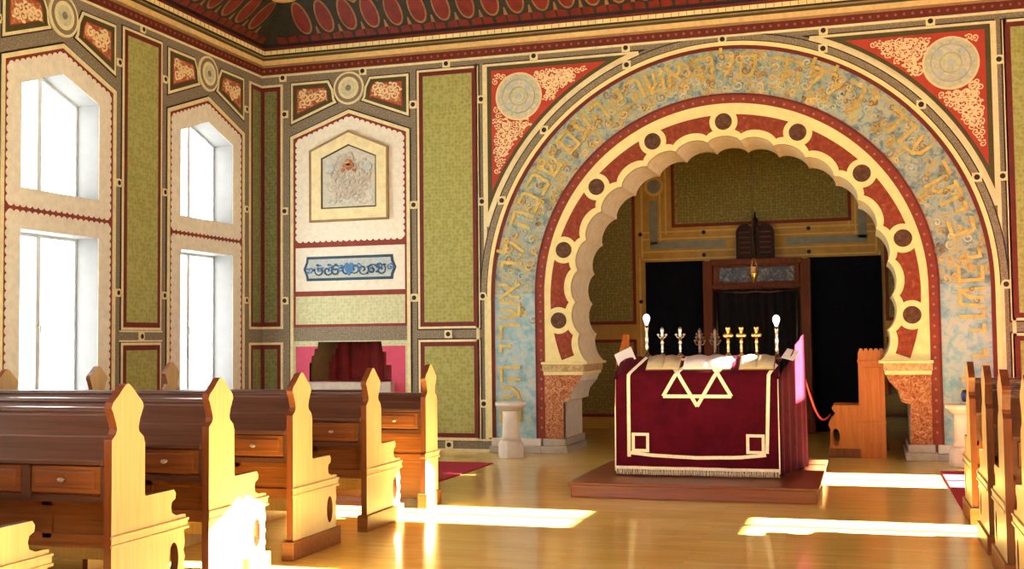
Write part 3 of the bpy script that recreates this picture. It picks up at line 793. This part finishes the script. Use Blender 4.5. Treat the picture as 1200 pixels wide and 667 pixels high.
for k,(u0,u1) in enumerate(((-3.60,-2.59),(-.88,.29))):
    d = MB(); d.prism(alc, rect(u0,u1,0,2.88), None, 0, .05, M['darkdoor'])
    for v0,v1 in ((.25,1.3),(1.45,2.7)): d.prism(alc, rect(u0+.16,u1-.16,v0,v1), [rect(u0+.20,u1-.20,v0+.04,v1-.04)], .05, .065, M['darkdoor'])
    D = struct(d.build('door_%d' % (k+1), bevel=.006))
    h = MB(); h.tube([(u1-.1,YA-.05,1.05),(u1-.1,YA-.10,1.05),(u1-.2,YA-.11,1.05)], .012, M['bronze']); h.build('door_handle', D)

# ------------------------------------------------------------------ the ark against the alcove wall
ark = tag(empty('torah_ark', (AC+.03, YA-.42, 0)), 'dark wooden ark with black curtain and carved tablets on top, deep inside the arch', 'ark')
for s in (-1,1):
    p = MB(); q = sorted((s*.71, s*.87)); p.box(q[0],q[1],-.06,.36,0,2.84,M['darkwood']); p.box(q[0]-.02,q[1]+.02,-.09,.36,0,.25,M['darkwood']); p.build('pilaster', ark, bevel=.01)
p = MB(); p.box(-.70,.70,-.02,.36,2.36,2.84,M['darkwood']); p.box(-.74,.74,-.10,.36,2.76,2.86,M['darkwood']); p.box(-.72,.72,-.06,.36,2.38,2.44,M['darkwood']); p.build('entablature', ark, bevel=.01)
p = MB(); p.box(-.60,.62,-.05,-.02,2.48,2.72,M['frieze']); p.build('enamel_frieze', ark, bevel=.008)
p = MB(); n = 56
for k in range(n):
    u0 = -.69+1.38*k/n; u1 = -.69+1.38*(k+1)/n; f = lambda j: .03+.03*math.sin(j*1.1)
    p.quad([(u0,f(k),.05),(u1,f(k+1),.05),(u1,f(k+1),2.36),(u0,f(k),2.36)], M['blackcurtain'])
p.build('ark_curtain', ark, weld=True)
p = MB(); p.tube([(-.68,-.04,2.33),(-.2,-.05,2.30),(0,-.05,2.315),(.2,-.05,2.30),(.68,-.04,2.33)], .012, M['bronze'])
for s in (-1,1): p.tube([(s*.66,-.04,2.33),(s*.64,-.04,1.6),(s*.60,-.04,.1)], .012, M['bronze'])
p.build('curtain_trim', ark)
for s in (-1,1):
    pts = [(s*.02,2.86),(s*.31,2.86)] + [(s*(.165+.145*math.cos(a)), 3.28+.16*math.sin(a)) for a in [PI*k/12 for k in range(13)]]
    if s < 0: pts = pts[::-1]
    p = MB(); p.prism(lambda u,v,n: (u,.05-n,v), pts, None, 0, .10, M['tablets']); tb = p.build('stone_tablet', ark, bevel=.01)
    for k in range(5):
        p = MB(); p.box(s*.165-.09,s*.165+.09,-.056,-.045,2.95+k*.085,2.972+k*.085,M['darkwood']); p.build('carved_line', tb)
p = MB(); p.lathe([(.05,0),(.06,.03),(.03,.06),(.05,.10),(.055,.13),(.02,.17),(.012,.24),(.002,.27)], M['tablets'], (0,0,3.38), 14); p.build('finial', ark)

# hanging lamp before the ark
lamp = tag(empty('hanging_lamp', (-1.54, 17.0, 2.36)), 'small gilt hanging lamp on a long thin chain in front of the ark', 'lamp')
p = MB(); p.lathe([(.01,0),(.03,.03),(.055,.08),(.07,.13),(.075,.15),(.05,.155)], M['brass'], (0,0,0), 18); p.build('lamp_bowl', lamp)
p = MB()
for k in range(3):
    a = k*2*PI/3; p.tube([(.07*math.cos(a),.07*math.sin(a),.15),(.01*math.cos(a),.01*math.sin(a),.42)], .004, M['brass'], 6)
p.tube([(0,0,.42),(0,0,3.04)], .007, M['bronze'], 6); p.lathe([(.03,3.0),(.05,3.04)], M['bronze']); p.build('chain', lamp)
p = MB(); p.lathe([(.035,.13),(.04,.2),(.042,.24)], M['amber'], (0,0,0), 14); p.build('lamp_glass', lamp)

# ------------------------------------------------------------------ pews
def oval(cy, cz, ry, rz, n=22): return [(cy+ry*math.cos(2*PI*k/n), cz+rz*math.sin(2*PI*k/n)) for k in range(n)]
END = [(0,.12),(.70,.12),(.685,.16),(.70,.20),(.685,.24),(.70,.28),(.685,.32),(.70,.36),(.69,.43),(.715,.47),(.705,.53),(.66,.535),(.61,.535),(.565,.555),(.555,.59),(.565,.62),(.60,.635),
       (.605,.665),(.585,.69),(.55,.69),(.31,.69),(.30,.70),(.30,.99),(.285,1.03),(.245,1.06),(.238,1.085),(.25,1.13),(.285,1.20),(.275,1.225),(.225,1.27),(.165,1.325),(.14,1.335),
       (.115,1.325),(.05,1.265),(.01,1.235),(-.005,1.205),(.01,1.18),(.035,1.12),(.045,1.085),(.035,1.06),(.0,1.03)]
HOLE = oval(.585,.28,.048,.10)
SCREEN = [(-.01,.12),(.31,.12),(.31,.46),(.325,.47),(.325,.50),(.30,.51)] + END[END.index((.30,.70)):-1] + [(0,1.03),(0,.51),(-.02,.50),(-.02,.47),(-.01,.46)]
LOWEND = END[:END.index((.30,.99))+1] + [(0,.99)]
def make_pew(name, length, nd, top=1.195, seat=True, low=False):
    r = empty(name); h = length/2; T = .05
    yz = lambda x0: (lambda u,v,n: (x0+n, u, v))
    for s in (-1,1):
        e = MB(); x0 = s*(h-T/2)-T/2
        e.prism(yz(x0), (LOWEND if low and s > 0 else END) if seat else SCREEN, [HOLE] if seat else None, 0, T, M['honey'], M['edge'])
        ep = e.build('end_panel', r, bevel=.005)
        m_ = MB(); xo = s*h
        q = sorted((xo, xo+s*.014)); R_ = .725 if seat else .33; m_.box(q[0],q[1],-.01,R_,.495,.51,M['honey']); m_.box(q[0],q[1],-.01,R_,.445,.462,M['honey'])
        q = sorted((xo, xo+s*.008)); m_.box(q[0],q[1],-.005,R_-.005,.462,.495,M['honey'])
        m_.build('rail_moulding', ep, bevel=.003)
        b = MB(); q = sorted((xo+s*.02, xo-s*.075)); b.box(q[0],q[1],-.03,R_+.015,0,.135,M['orange']); b.build('plinth', r, bevel=.006)
    i = h-T
    d = MB(); prof = [(-.025,.895),(-.025,.92),(.10,1.035),(.105,1.045),(.20,1.15),(.20,1.165),(.19,1.175),(.20,1.195),(.275,1.195),(.285,1.18),(.275,1.165),(.27,1.10),(.06,.895)]
    prof = [(a, .92+(b-.92)*(top-.92)/.275 if b > .93 else b) for a, b in prof]
    d.prism(lambda u,v,n: (n,u,v), prof, None, -i, i, M['desk']); d.build('desk_top', r, bevel=.004)
    f = MB(); f.box(-i,i,.035,.27,.70,.895,M['edge']); f.box(-i,i,.02,.06,.685,.72,M['desk']); 
    pitch = 2*i/nd
    for k in range(nd+1):
        xx = -i+k*pitch; f.box(max(-i,xx-.028),min(i,xx+.028),.008,.06,.70,.895,M['desk'])
    f.build('drawer_case', r)
    for k in range(nd):
        xc = -i+(k+.5)*pitch; w2 = pitch/2-.035
        dr = MB(); dr.box(xc-w2,xc+w2,.015,.05,.735,.885,M['orange']); dr.box(xc-w2+.035,xc+w2-.035,.004,.03,.765,.858,M['orange'])
        do = dr.build('drawer', r, bevel=.005)
        kn = MB(); kn.tube([(xc,.006,.812),(xc,-.016,.812)],[.009,.008],M['knob']); kn.ball((xc,-.024,.812),(.022,.014,.014),M['knob'],12,8); kn.build('knob', do)
    bb = MB(); bb.box(-i,i,.20,.235,.40,.71,M['orange'])
    for k in range(nd+1):
        xx = -i+k*pitch; bb.box(max(-i,xx-.035),min(i,xx+.035),.185,.2,.45,.69,M['orange'])
    bb.box(-i,i,.185,.2,.63,.69,M['orange']); bb.box(-i,i,.185,.2,.43,.48,M['orange']); bb.build('knee_panel', r, bevel=.003)
    sb = MB(); sb.box(-i,i,.235,.275,.45 if seat else .05,top-.07,M['orange']); sb.build('backrest', r)
    if not seat: return r
    st = MB(); st.box(-i,i,.235,.70,.415,.45,M['honey']); st.build('seat', r, bevel=.008)
    sf = MB(); sf.box(-i,i,.60,.625,.25,.415,M['honey']); sf.build('seat_front', r)
    for k in (2, nd-2) if nd > 5 else (nd//2,):
        xx = -i+k*pitch; dv = MB()
        dv.prism(yz(xx-.02), [(.24,.0),(.70,.0),(.69,.2),(.70,.415),(.24,.415)], [HOLE], 0, .04, M['honey'], M['edge']); dv.build('divider', r, bevel=.004)
    return r
pew = make_pew('wooden_pew', 3.76, 7)
g1, g2 = 'pews of the left block', 'pews of the right block'
LP = [(4.09, 'honey wood pew at the lower left corner, only its scrolled arm showing'),
      (5.29, 'large dark-topped wooden pew at the near left with two drawers in view'),
      (6.25, 'wooden pew on the left whose end panel is blazing in sunlight'),
      (7.34, 'wooden pew in the middle of the left block, just behind the sunlit one'),
      (8.60, 'second wooden pew of the left block from the red carpet, with dark drawer'),
      (9.92, 'seatless front screen of the left pews, its post foot in sunlight by the carpet')]
for k,(y,lab) in enumerate(LP):
    o = pew if k == 0 else make_pew('wooden_pew', 3.76, 7, 1.12) if k == 4 else make_pew('wooden_pew', 3.76, 7, 1.06, False) if k == 5 else copy_tree(pew)
    o.location = (-5.81, y, 0); tag(o, lab, 'pew', g1)
RP = [(10.09,'right-hand pew closest to the blue arch leg, first of its row beside the carpet'),
      (8.75,'right-hand pew second from the blue arch leg along the aisle'),
      (7.69,'right-hand pew third from the blue arch leg along the aisle'),
      (6.56,'right-hand pew cut by the right edge, nearest in its row')]
for y,lab in RP:
    o = copy_tree(pew); o.location = (2.69, y, 0); tag(o, lab, 'pew', g2)
short = make_pew('wooden_pew', 2.55, 5, 1.02, True, True); short.location = (-6.345, 11.14, .012)
tag(short, 'short pew set against the wall under the far window, mostly hidden by the others', 'pew', g1)

# ------------------------------------------------------------------ carpets
for (x0,x1,y0,y1,lab) in ((-7.9,-4.52,10.95,13.72,'crimson carpet on the floor beyond the left pews'),(.79,4.5,11.0,13.92,'crimson carpet edge showing beside the right pews')):
    p = MB(); p.box(x0,x1,y0,y1,0,.012,M['carpet']); tag(p.build('carpet', bevel=.004), lab, 'carpet')

# ------------------------------------------------------------------ pedestals by the arch
def pedestal(x, y, lab):
    r = tag(empty('pedestal', (x,y,0)), lab, 'pedestal', 'white pedestals flanking the arch')
    p = MB(); p.lathe([(.175,0),(.175,.17),(.165,.20),(.13,.235)], M['marble'], seg=8); p.build('base', r, bevel=.006)
    p = MB(); p.lathe([(.125,.235),(.115,.3),(.105,.55),(.11,.62)], M['marble'], seg=24); p.build('shaft', r)
    p = MB(); p.lathe([(.11,.62),(.14,.64),(.17,.67),(.205,.69),(.205,.735)], M['marble'], seg=24); p.build('capital', r)
    return r
pedestal(-4.52, 14.47, 'short white marble pedestal on the left side of the arch')
pedestal(1.10, 14.55, 'white marble pedestal on the right, half hidden by the pew ends')
p = tag(empty('flower_pot', (1.17,14.55,.735)), 'small blue pot on the right pedestal behind the pews', 'pot')
q = MB(); q.lathe([(.06,0),(.085,.06),(.09,.12),(.075,.17),(.07,.165)], M['bluepot'], seg=20); q.build('pot', p)
q = MB(); q.lathe([(.066,.0),(.082,.001),(.088,.03),(.084,.031)], M['paper'], seg=20); q.build('white_rim', p)

# ------------------------------------------------------------------ bimah: platform, desk, cloth
p = MB(); p.box(-2.81,-.46,10.95,13.50,0,.125,M['stepwood']); p.box(-2.835,-.435,10.925,13.525,.125,.15,M['stepwood'])
tag(p.build('platform', bevel=.008), 'low reddish wooden platform under the velvet covered reading desk', 'platform')
ZP = .15
desk = tag(empty('reading_desk', (-1.66,12.0,ZP)), 'wooden reading desk under the wine red velvet cover', 'desk')
def dk(x0,x1,y0,y1,z0,z1,m,name,bev=.006):
    q = MB(); q.box(x0+1.66,x1+1.66,y0-12.0,y1-12.0,z0-ZP,z1-ZP,m); return q.build(name, desk, bevel=bev)
for x in (-2.42,-.98):
    for y in (11.66,12.36): dk(x,x+.08,y,y+.08,ZP,1.12,M['orange'],'leg')
dk(-2.44,-.88,11.64,12.48,1.10,1.16,M['orange'],'table_frame')
q = MB(); q.prism(lambda u,v,n:(n,u-12.0,v-ZP), [(11.64,1.16),(12.46,1.16),(12.46,1.345),(11.88,1.345)], None, -.78,.78, M['orange']); q.build('sloped_top', desk)
q = MB(); q.prism(lambda u,v,n:(-2.56+1.66+n,u-12.0,v-ZP), [(12.0,1.05),(12.5,1.05),(12.5,1.60),(12.42,1.60),(12.3,1.50),(12.1,1.34),(12.0,1.28)], None, 0, .05, M['stallwood']); q.build('side_board', desk, bevel=.006)
q = MB(); q.prism(lambda u,v,n:(-.745+1.66+n,u-12.0,v-ZP), [(12.2,ZP),(12.5,ZP),(12.5,1.34),(12.2,1.28)], None, -.02, .01, M['stallwood']); q.build('side_board', desk, bevel=.004)

# profile of the cover: along the front, over the nosing, up the slope, on to the back ledge
PR = [(11.565,.20),(11.585,.6),(11.60,1.12),(11.605,1.16),(11.62,1.195),(11.65,1.215),(11.88,1.358),(11.92,1.362),(12.40,1.362)]
cum = [0.20]
for a,b in zip(PR,PR[1:]): cum.append(cum[-1]+math.hypot(b[0]-a[0],b[1]-a[1]))
def prof(s):
    for k in range(len(PR)-1):
        if s <= cum[k+1] or k == len(PR)-2:
            t = (s-cum[k])/(cum[k+1]-cum[k]); y = PR[k][0]+(PR[k+1][0]-PR[k][0])*t; z = PR[k][1]+(PR[k+1][1]-PR[k][1])*t
            d = Vector((PR[k+1][0]-PR[k][0], PR[k+1][1]-PR[k][1])).normalized(); return y, z, Vector((-d.y, d.x))
def cloth(x, s, n):
    """point on the cover; gentle hanging folds on the front, rounded shoulders at the two ends"""
    y, z, nn = prof(s)
    fold = 0
    if s < 1.2: fold = .012*math.sin(x*9+.6)*(1.2-s)+.008*math.sin(x*23)*(1.2-s)**1.5
    e = max(0, abs(x+1.66)-.70)/.13
    drop = .055*min(1,e)**2 if s > 1.10 else .055*min(1,e)**2*max(0,(s-.9)/.2)
    return (x, y + nn.x*n - fold, z + nn.y*n - drop)
X0, X1 = -2.49, -.83
def strip(mb, a, b, w, n, mat, k=12):
    """flat braid on the cover from a to b, both (x,s)"""
    d = Vector((b[0]-a[0], b[1]-a[1])); L = d.length; d /= L; o = Vector((-d.y,d.x))*w/2
    rows = []
    for i in range(k+1):
        c = Vector(a)+d*(L*i/k)
        rows.append([mb.vert(cloth(c.x+o.x,c.y+o.y,h)) for h in (.001,n)] + [mb.vert(cloth(c.x-o.x,c.y-o.y,h)) for h in (n,.001)])
    for r0,r1 in zip(rows,rows[1:]):
        for j in range(3): mb.face([r0[j],r0[j+1],r1[j+1],r1[j]], mat)
    mb.face(rows[0], mat); mb.face(rows[-1][::-1], mat)
root = MB(); NX, NS = 90, 46; S1 = cum[-1]
gr = [[root.vert(cloth(X0+(X1-X0)*i/NX, .20+(S1-.20)*j/NS, 0)) for i in range(NX+1)] for j in range(NS+1)]
for j in range(NS):
    for i in range(NX): root.face([gr[j][i],gr[j][i+1],gr[j+1][i+1],gr[j+1][i]], M['velvet'], True)
CL = tag(root.build('tablecloth'), 'wine red velvet cover with cream six-pointed star and fringe hanging over the reading desk', 'tablecloth')
# side drapes
def drape(name, pts, ztop, zbot, parent):
    d = MB(); n = 40; rows = []
    for j in range(11):
        row = []
        for k in range(n+1):
            t = k/n; x = pts[0][0]+(pts[1][0]-pts[0][0])*t; y = pts[0][1]+(pts[1][1]-pts[0][1])*t
            zt = ztop(t); z = zbot+(zt-zbot)*j/10; w = .022*math.sin(t*26)*(1-j/10*.75)
            row.append(d.vert((x+w, y, z)))
        rows.append(row)
    for a,b in zip(rows,rows[1:]):
        for k in range(n): d.face([a[k],a[k+1],b[k+1],b[k]], M['velvet'], True)
    o = d.build(name, parent); md = o.modifiers.new('solid','SOLIDIFY'); md.thickness = .006
    return o
drape('side_drape', ((X1,11.585),(-.625,12.53)), lambda t: 1.16+.16*min(1,t*2.2)+.27*max(0,(t-.45)/.55)**.6, .18, CL)
drape('side_drape', ((X0,11.585),(-2.60,12.45)), lambda t: 1.16+.12*min(1,t*2), .18, CL)
b = MB()
strip(b,(-2.345,.345),(-2.345,1.19),.034,.006,M['braid']); strip(b,(-2.345,1.18),(-2.20,1.50),.034,.006,M['braid'])
strip(b,(-.955,.40),(-.925,1.19),.034,.006,M['braid']); strip(b,(-.925,1.18),(-.86,1.42),.030,.006,M['braid'])
pts = [(-2.33,.385),(-2.1,.365),(-1.65,.345),(-1.2,.36),(-.965,.385)]
for a,c2 in zip(pts,pts[1:]): strip(b,a,c2,.034,.006,M['braid'],6)
b.build('braid', CL, recalc=False)
for sx0,sx1 in ((-2.315,-2.135),(-1.155,-.975)):
    b = MB()
    for a,c2 in (((sx0,.41),(sx1,.41)),((sx0,.575),(sx1,.575)),((sx0+.014,.40),(sx0+.014,.585)),((sx1-.014,.40),(sx1-.014,.585))): strip(b,a,c2,.03,.008,M['braid'],4)
    b.build('corner_square', CL, recalc=False)
b = MB(); tri1 = [(-1.985,.965),(-1.295,.965),(-1.64,1.555)]; tri2 = [(-1.64,.865),(-1.985,1.455),(-1.295,1.455)]
for tr in (tri1,tri2):
    for a,c2 in zip(tr,tr[1:]+tr[:1]): strip(b,a,c2,.036,.008,M['braid'],16)
b.build('star_emblem', CL, recalc=False)
b = MB(); n = 96
strip(b,(X0+.01,.235),(X1-.01,.235),.03,.007,M['braid'],60)
for k in range(n):
    x = X0+.015+(X1-X0-.03)*k/(n-1); c2 = cloth(x,.235,.004)
    b.tube([(c2[0],c2[1],c2[2]),(c2[0]+random.uniform(-.003,.003),c2[1]-.004,c2[2]-.035),(c2[0]+random.uniform(-.005,.005),c2[1]-.003,c2[2]-.068)], [.0035,.005,.0055], M['braid'], 5)
b.build('fringe', CL, recalc=False)
for x in (X0+.004, X1-.004):
    b = MB(); b.tube([cloth(x,s_,.004) for s_ in [.2+k*.09 for k in range(12)]], .007, M['braid'], 6); b.build('edge_cord', CL, recalc=False)

# things on the desk
def book(x, lab, paper, w, tilt, zoff=0):
    r = tag(empty('open_book', (x,11.765,1.302)), lab, 'book', 'books lying open on the velvet cover'); r.rotation_euler = (math.radians(31.5),0,0)
    c2 = MB(); c2.box(-w/2-.01,w/2+.01,-.125,.125,-.014,-.006,M['edge']); c2.build('cover', r)
    for s in (-1,1):
        g = MB(); rows = []
        for k in range(9):
            t = k/8; xx = s*w/2*t; zz = .004+.022*math.sin(PI*min(1,t*1.15+.05))
            rows.append([g.vert((xx,-.115,zz)),g.vert((xx,.115,zz)),g.vert((xx,.115,-.006)),g.vert((xx,-.115,-.006))])
        for a,b2 in zip(rows,rows[1:]):
            for j in range(4): g.face([a[j],a[(j+1)%4],b2[(j+1)%4],b2[j]], paper, j==0)
        g.face(rows[0],paper); g.face(rows[-1],paper); g.build('pages', r)
book(-2.00,'narrow open book with yellowed pages by the lamp at the desk\'s left end',M['oldpaper'],.34,0)
book(-1.55,'bright white open book in the middle of the velvet covered desk',M['paper'],.48,0)
book(-1.05,'dull tan open book below the brass candlesticks at the right',M['oldpaper'],.34,0)
def card(x,y,z,rx,ry,rz,w,h,lab):
    p = MB(); p.box(-w/2,w/2,-.004,.004,0,h,M['paper']); o = p.build('paper_sheet', bevel=.0015); o.location = (x,y,z); o.rotation_euler = (rx,ry,rz)
    return tag(o,lab,'paper','white sheets on the desk ends')
card(-2.40,11.84,1.30,-1.0,-.45,.15,.20,.26,'white sheet propped on the left end of the desk')
card(-.765,11.99,1.33,-1.05,.25,-.2,.13,.19,'small white sheet below the right-hand desk lamp')

def stick(x, kind, k, lab):
    r = tag(empty('candlestick', (x,11.98,1.363)), lab, 'candlestick', 'row of candlesticks on the desk')
    m = M[kind]
    p = MB(); p.lathe([(.045,0),(.045,.008),(.03,.018),(.014,.03)], m, seg=18); p.build('foot', r)
    p = MB(); p.lathe([(.011,.03),(.015,.05),(.010,.065),(.017,.085),(.011,.10),(.014,.13),(.020,.15),(.010,.165),(.016,.19)], m, seg=14); p.build('stem', r)
    p = MB()
    if kind == 'brass':
        for s in (-1,1): p.ball((s*.03,0,.215),(.023,.016,.022),m,12,8)
        p.ball((0,0,.215),(.025,.018,.022),m,12,8); p.lathe([(.012,.23),(.017,.25),(.024,.275),(.026,.295),(.02,.305)], m, seg=14)
    elif kind == 'silver':
        for s in (-1,1): p.tube([(0,0,.19),(s*.03,0,.205),(s*.04,0,.225)], [.009,.009,.008], m, 8); p.ball((s*.041,0,.232),(.015,.014,.015),m,10,8)
        p.lathe([(.012,.19),(.022,.225),(.014,.25),(.02,.272),(.016,.30),(.003,.315)], m, seg=14)
    else:
        for s in (-1,1):
            for q,(dx,dz) in enumerate(((.035,.19),(.05,.155),(.028,.225))): p.tube([(0,0,dz-.035),(s*dx*.7,0,dz-.03),(s*dx,0,dz)], .007, m, 7); p.ball((s*dx,0,dz+.01),.013,m,10,8)
        p.lathe([(.014,.17),(.02,.22),(.012,.245),(.018,.265),(.003,.30)], m, seg=14)
    p.build('head', r)
for x,kd,lab in ((-2.05,'silver','silvery candlestick standing first beside the left desk lamp'),(-1.86,'silver','silvery candlestick second from the left desk lamp, glinting copper'),
    (-1.655,'bronze','dark branched candlestick behind the left half of the white book'),(-1.495,'bronze','dark branched candlestick in front of the ark pilaster, behind the white book'),
    (-1.36,'brass','bright brass candlestick, first of the brass three, nearest the white book'),(-1.225,'brass','bright brass candlestick, middle of the brass three'),(-1.07,'brass','brass candlestick, last of the three, nearest the right desk lamp')):
    stick(x,kd,0,lab)
def desk_lamp(x, lab):
    r = tag(empty('desk_lamp', (x,11.9,1.364 if x < -1 else 1.332)), lab, 'lamp', 'bulb lamps at the desk ends')
    p = MB(); p.lathe([(.05,0),(.05,.012),(.03,.02),(.016,.05)], M['bronze'], seg=18); p.build('base', r)
    p = MB(); p.lathe([(.014,.05),(.02,.10),(.012,.13),(.019,.16),(.019,.20),(.012,.22),(.016,.27),(.02,.285),(.02,.335)], M['silver'], seg=14); p.build('stem', r)
    p = MB(); p.lathe([(.014,.335),(.017,.35),(.028,.375),(.036,.40),(.035,.42),(.024,.442),(.006,.452)], M['bulb'], seg=18); p.build('bulb', r)
desk_lamp(-2.20,'tall lamp with bare white bulb on the left corner of the desk')
desk_lamp(-.86,'tall lamp with bare white bulb on the right corner of the desk')

# ------------------------------------------------------------------ crenellated stall and dark bench in the arch
st = tag(empty('prayer_stall', (-.14,15.28,0)), 'orange wooden stall with a tall battlemented post standing inside the arch', 'stall')
fr = lambda y0: (lambda u,v,n: (u, y0+n, v))
TOW = [(.05,.0),(.37,.0),(.37,1.34)]
k = 5
for i in range(k):
    a = .37-.32*i/k; b2 = .37-.32*(i+1)/k; TOW += [(a,1.36),(a-.012,1.395),(b2+.02,1.395),(b2+.008,1.36)]
TOW += [(.05,1.34)]
for y0 in (0, .62):
    p = MB(); p.prism(fr(y0), TOW, None, 0, .06, M['stallwood']); tw = p.build('tower_post', st, bevel=.005)
    p = MB(); p.box(.10,.32,y0-.012,y0+.01,.50,1.16,M['stallwood']); p.box(.04,.38,y0-.015,y0+.07,1.22,1.25,M['stallwood']); p.box(.11,.31,y0-.014,y0+.01,.2,.40,M['stallwood'])
    p.box(.04,.38,y0-.015,y0+.07,.44,.47,M['stallwood']); p.build('post_mouldings', tw, bevel=.004)
    p = MB(); arm = [(.05,.12),(-.32,.12),(-.31,.36),(-.335,.42),(-.32,.47),(-.29,.50),(-.26,.53),(-.25,.57),(-.27,.60),(-.29,.63),(-.28,.66),(-.25,.67),(.05,.67)]
    p.prism(fr(y0+.005), arm, [oval(-.245,.26,.05,.11)], 0, .05, M['stallwood'], M['edge']); p.build('arm_panel', st, bevel=.005)
p = MB(); p.box(-.34,.06,-.01,.69,0,.12,M['edge']); p.build('plinth', st, bevel=.006)
p = MB(); p.box(-.30,.06,.06,.62,.40,.44,M['stallwood']); p.build('seat', st, bevel=.006)
p = MB(); p.box(.12,.17,.06,.62,.12,1.25,M['stallwood']); p.build('backrest', st)
bn = tag(empty('dark_bench', (.50,16.55,0)), 'dark unlit bench standing between the stall and the right arch pier', 'bench')
p = MB(); p.box(-.30,.7,-.22,.25,.40,.45,M['desk']); p.build('seat', bn, bevel=.006)
p = MB(); p.box(-.30,.7,.22,.26,.45,.74,M['desk']); p.build('backrest', bn, bevel=.006)
for x in (-.28,.62):
    p = MB(); p.box(x,x+.06,-.2,.24,0,.40,M['desk']); p.build('leg', bn, bevel=.004)
p = MB(); p.box(-.24,.64,-.18,-.15,.12,.40,M['desk']); p.build('front_board', bn)

# cord between the desk and the stall
p = MB(); n = 18; a = Vector((-.625,12.53,1.12)); b2 = Vector((-.45,15.30,.55)); P = []
for k in range(n+1):
    t = k/n; q = a.lerp(b2,t); q.z -= .22*math.sin(PI*t); P.append(q)
p.tube(P,.012,M['cord'],8); tag(p.build('barrier_cord'),'red cord sagging from the desk drape to the orange stall','cord')

# ------------------------------------------------------------------ light
wd = bpy.data.worlds.new('sky'); sc.world = wd; wd.use_nodes = True
bg = wd.node_tree.nodes['Background']; bg.inputs[0].default_value = (1.0,.99,.97,1); bg.inputs[1].default_value = 6.5
sun = bpy.data.lights.new('sun','SUN'); sun.energy = 130; sun.angle = .009; sun.color = (1,.95,.86)
so = bpy.data.objects.new('sun', sun); COL.objects.link(so)
so.rotation_euler = Vector((-1,0,-.428)).to_track_quat('-Z','Y').to_euler(); so.location = (12,8,9)

# ------------------------------------------------------------------ camera
yaw, pit, rol = map(math.radians, (-17.214, 2.831, -.616))
f = Vector((math.sin(yaw)*math.cos(pit), math.cos(yaw)*math.cos(pit), math.sin(pit)))
r = Vector((math.cos(yaw), -math.sin(yaw), 0)); u = r.cross(f)
r2 = math.cos(rol)*r+math.sin(rol)*u; u2 = -math.sin(rol)*r+math.cos(rol)*u
cam = bpy.data.cameras.new('camera'); co = bpy.data.objects.new('camera', cam); COL.objects.link(co)
cam.sensor_width = 36; cam.lens = 1330/1200*36; cam.clip_start = .05; cam.clip_end = 200
mw = Matrix((r2, u2, -f)).transposed().to_4x4(); mw.translation = (0,0,1.55); co.matrix_world = mw
sc.camera = co
sc.view_settings.view_transform = 'Standard'; sc.view_settings.look = 'None'
sc.view_settings.exposure = 1.05; sc.view_settings.gamma = 1.0; sc.view_settings.use_curve_mapping = False
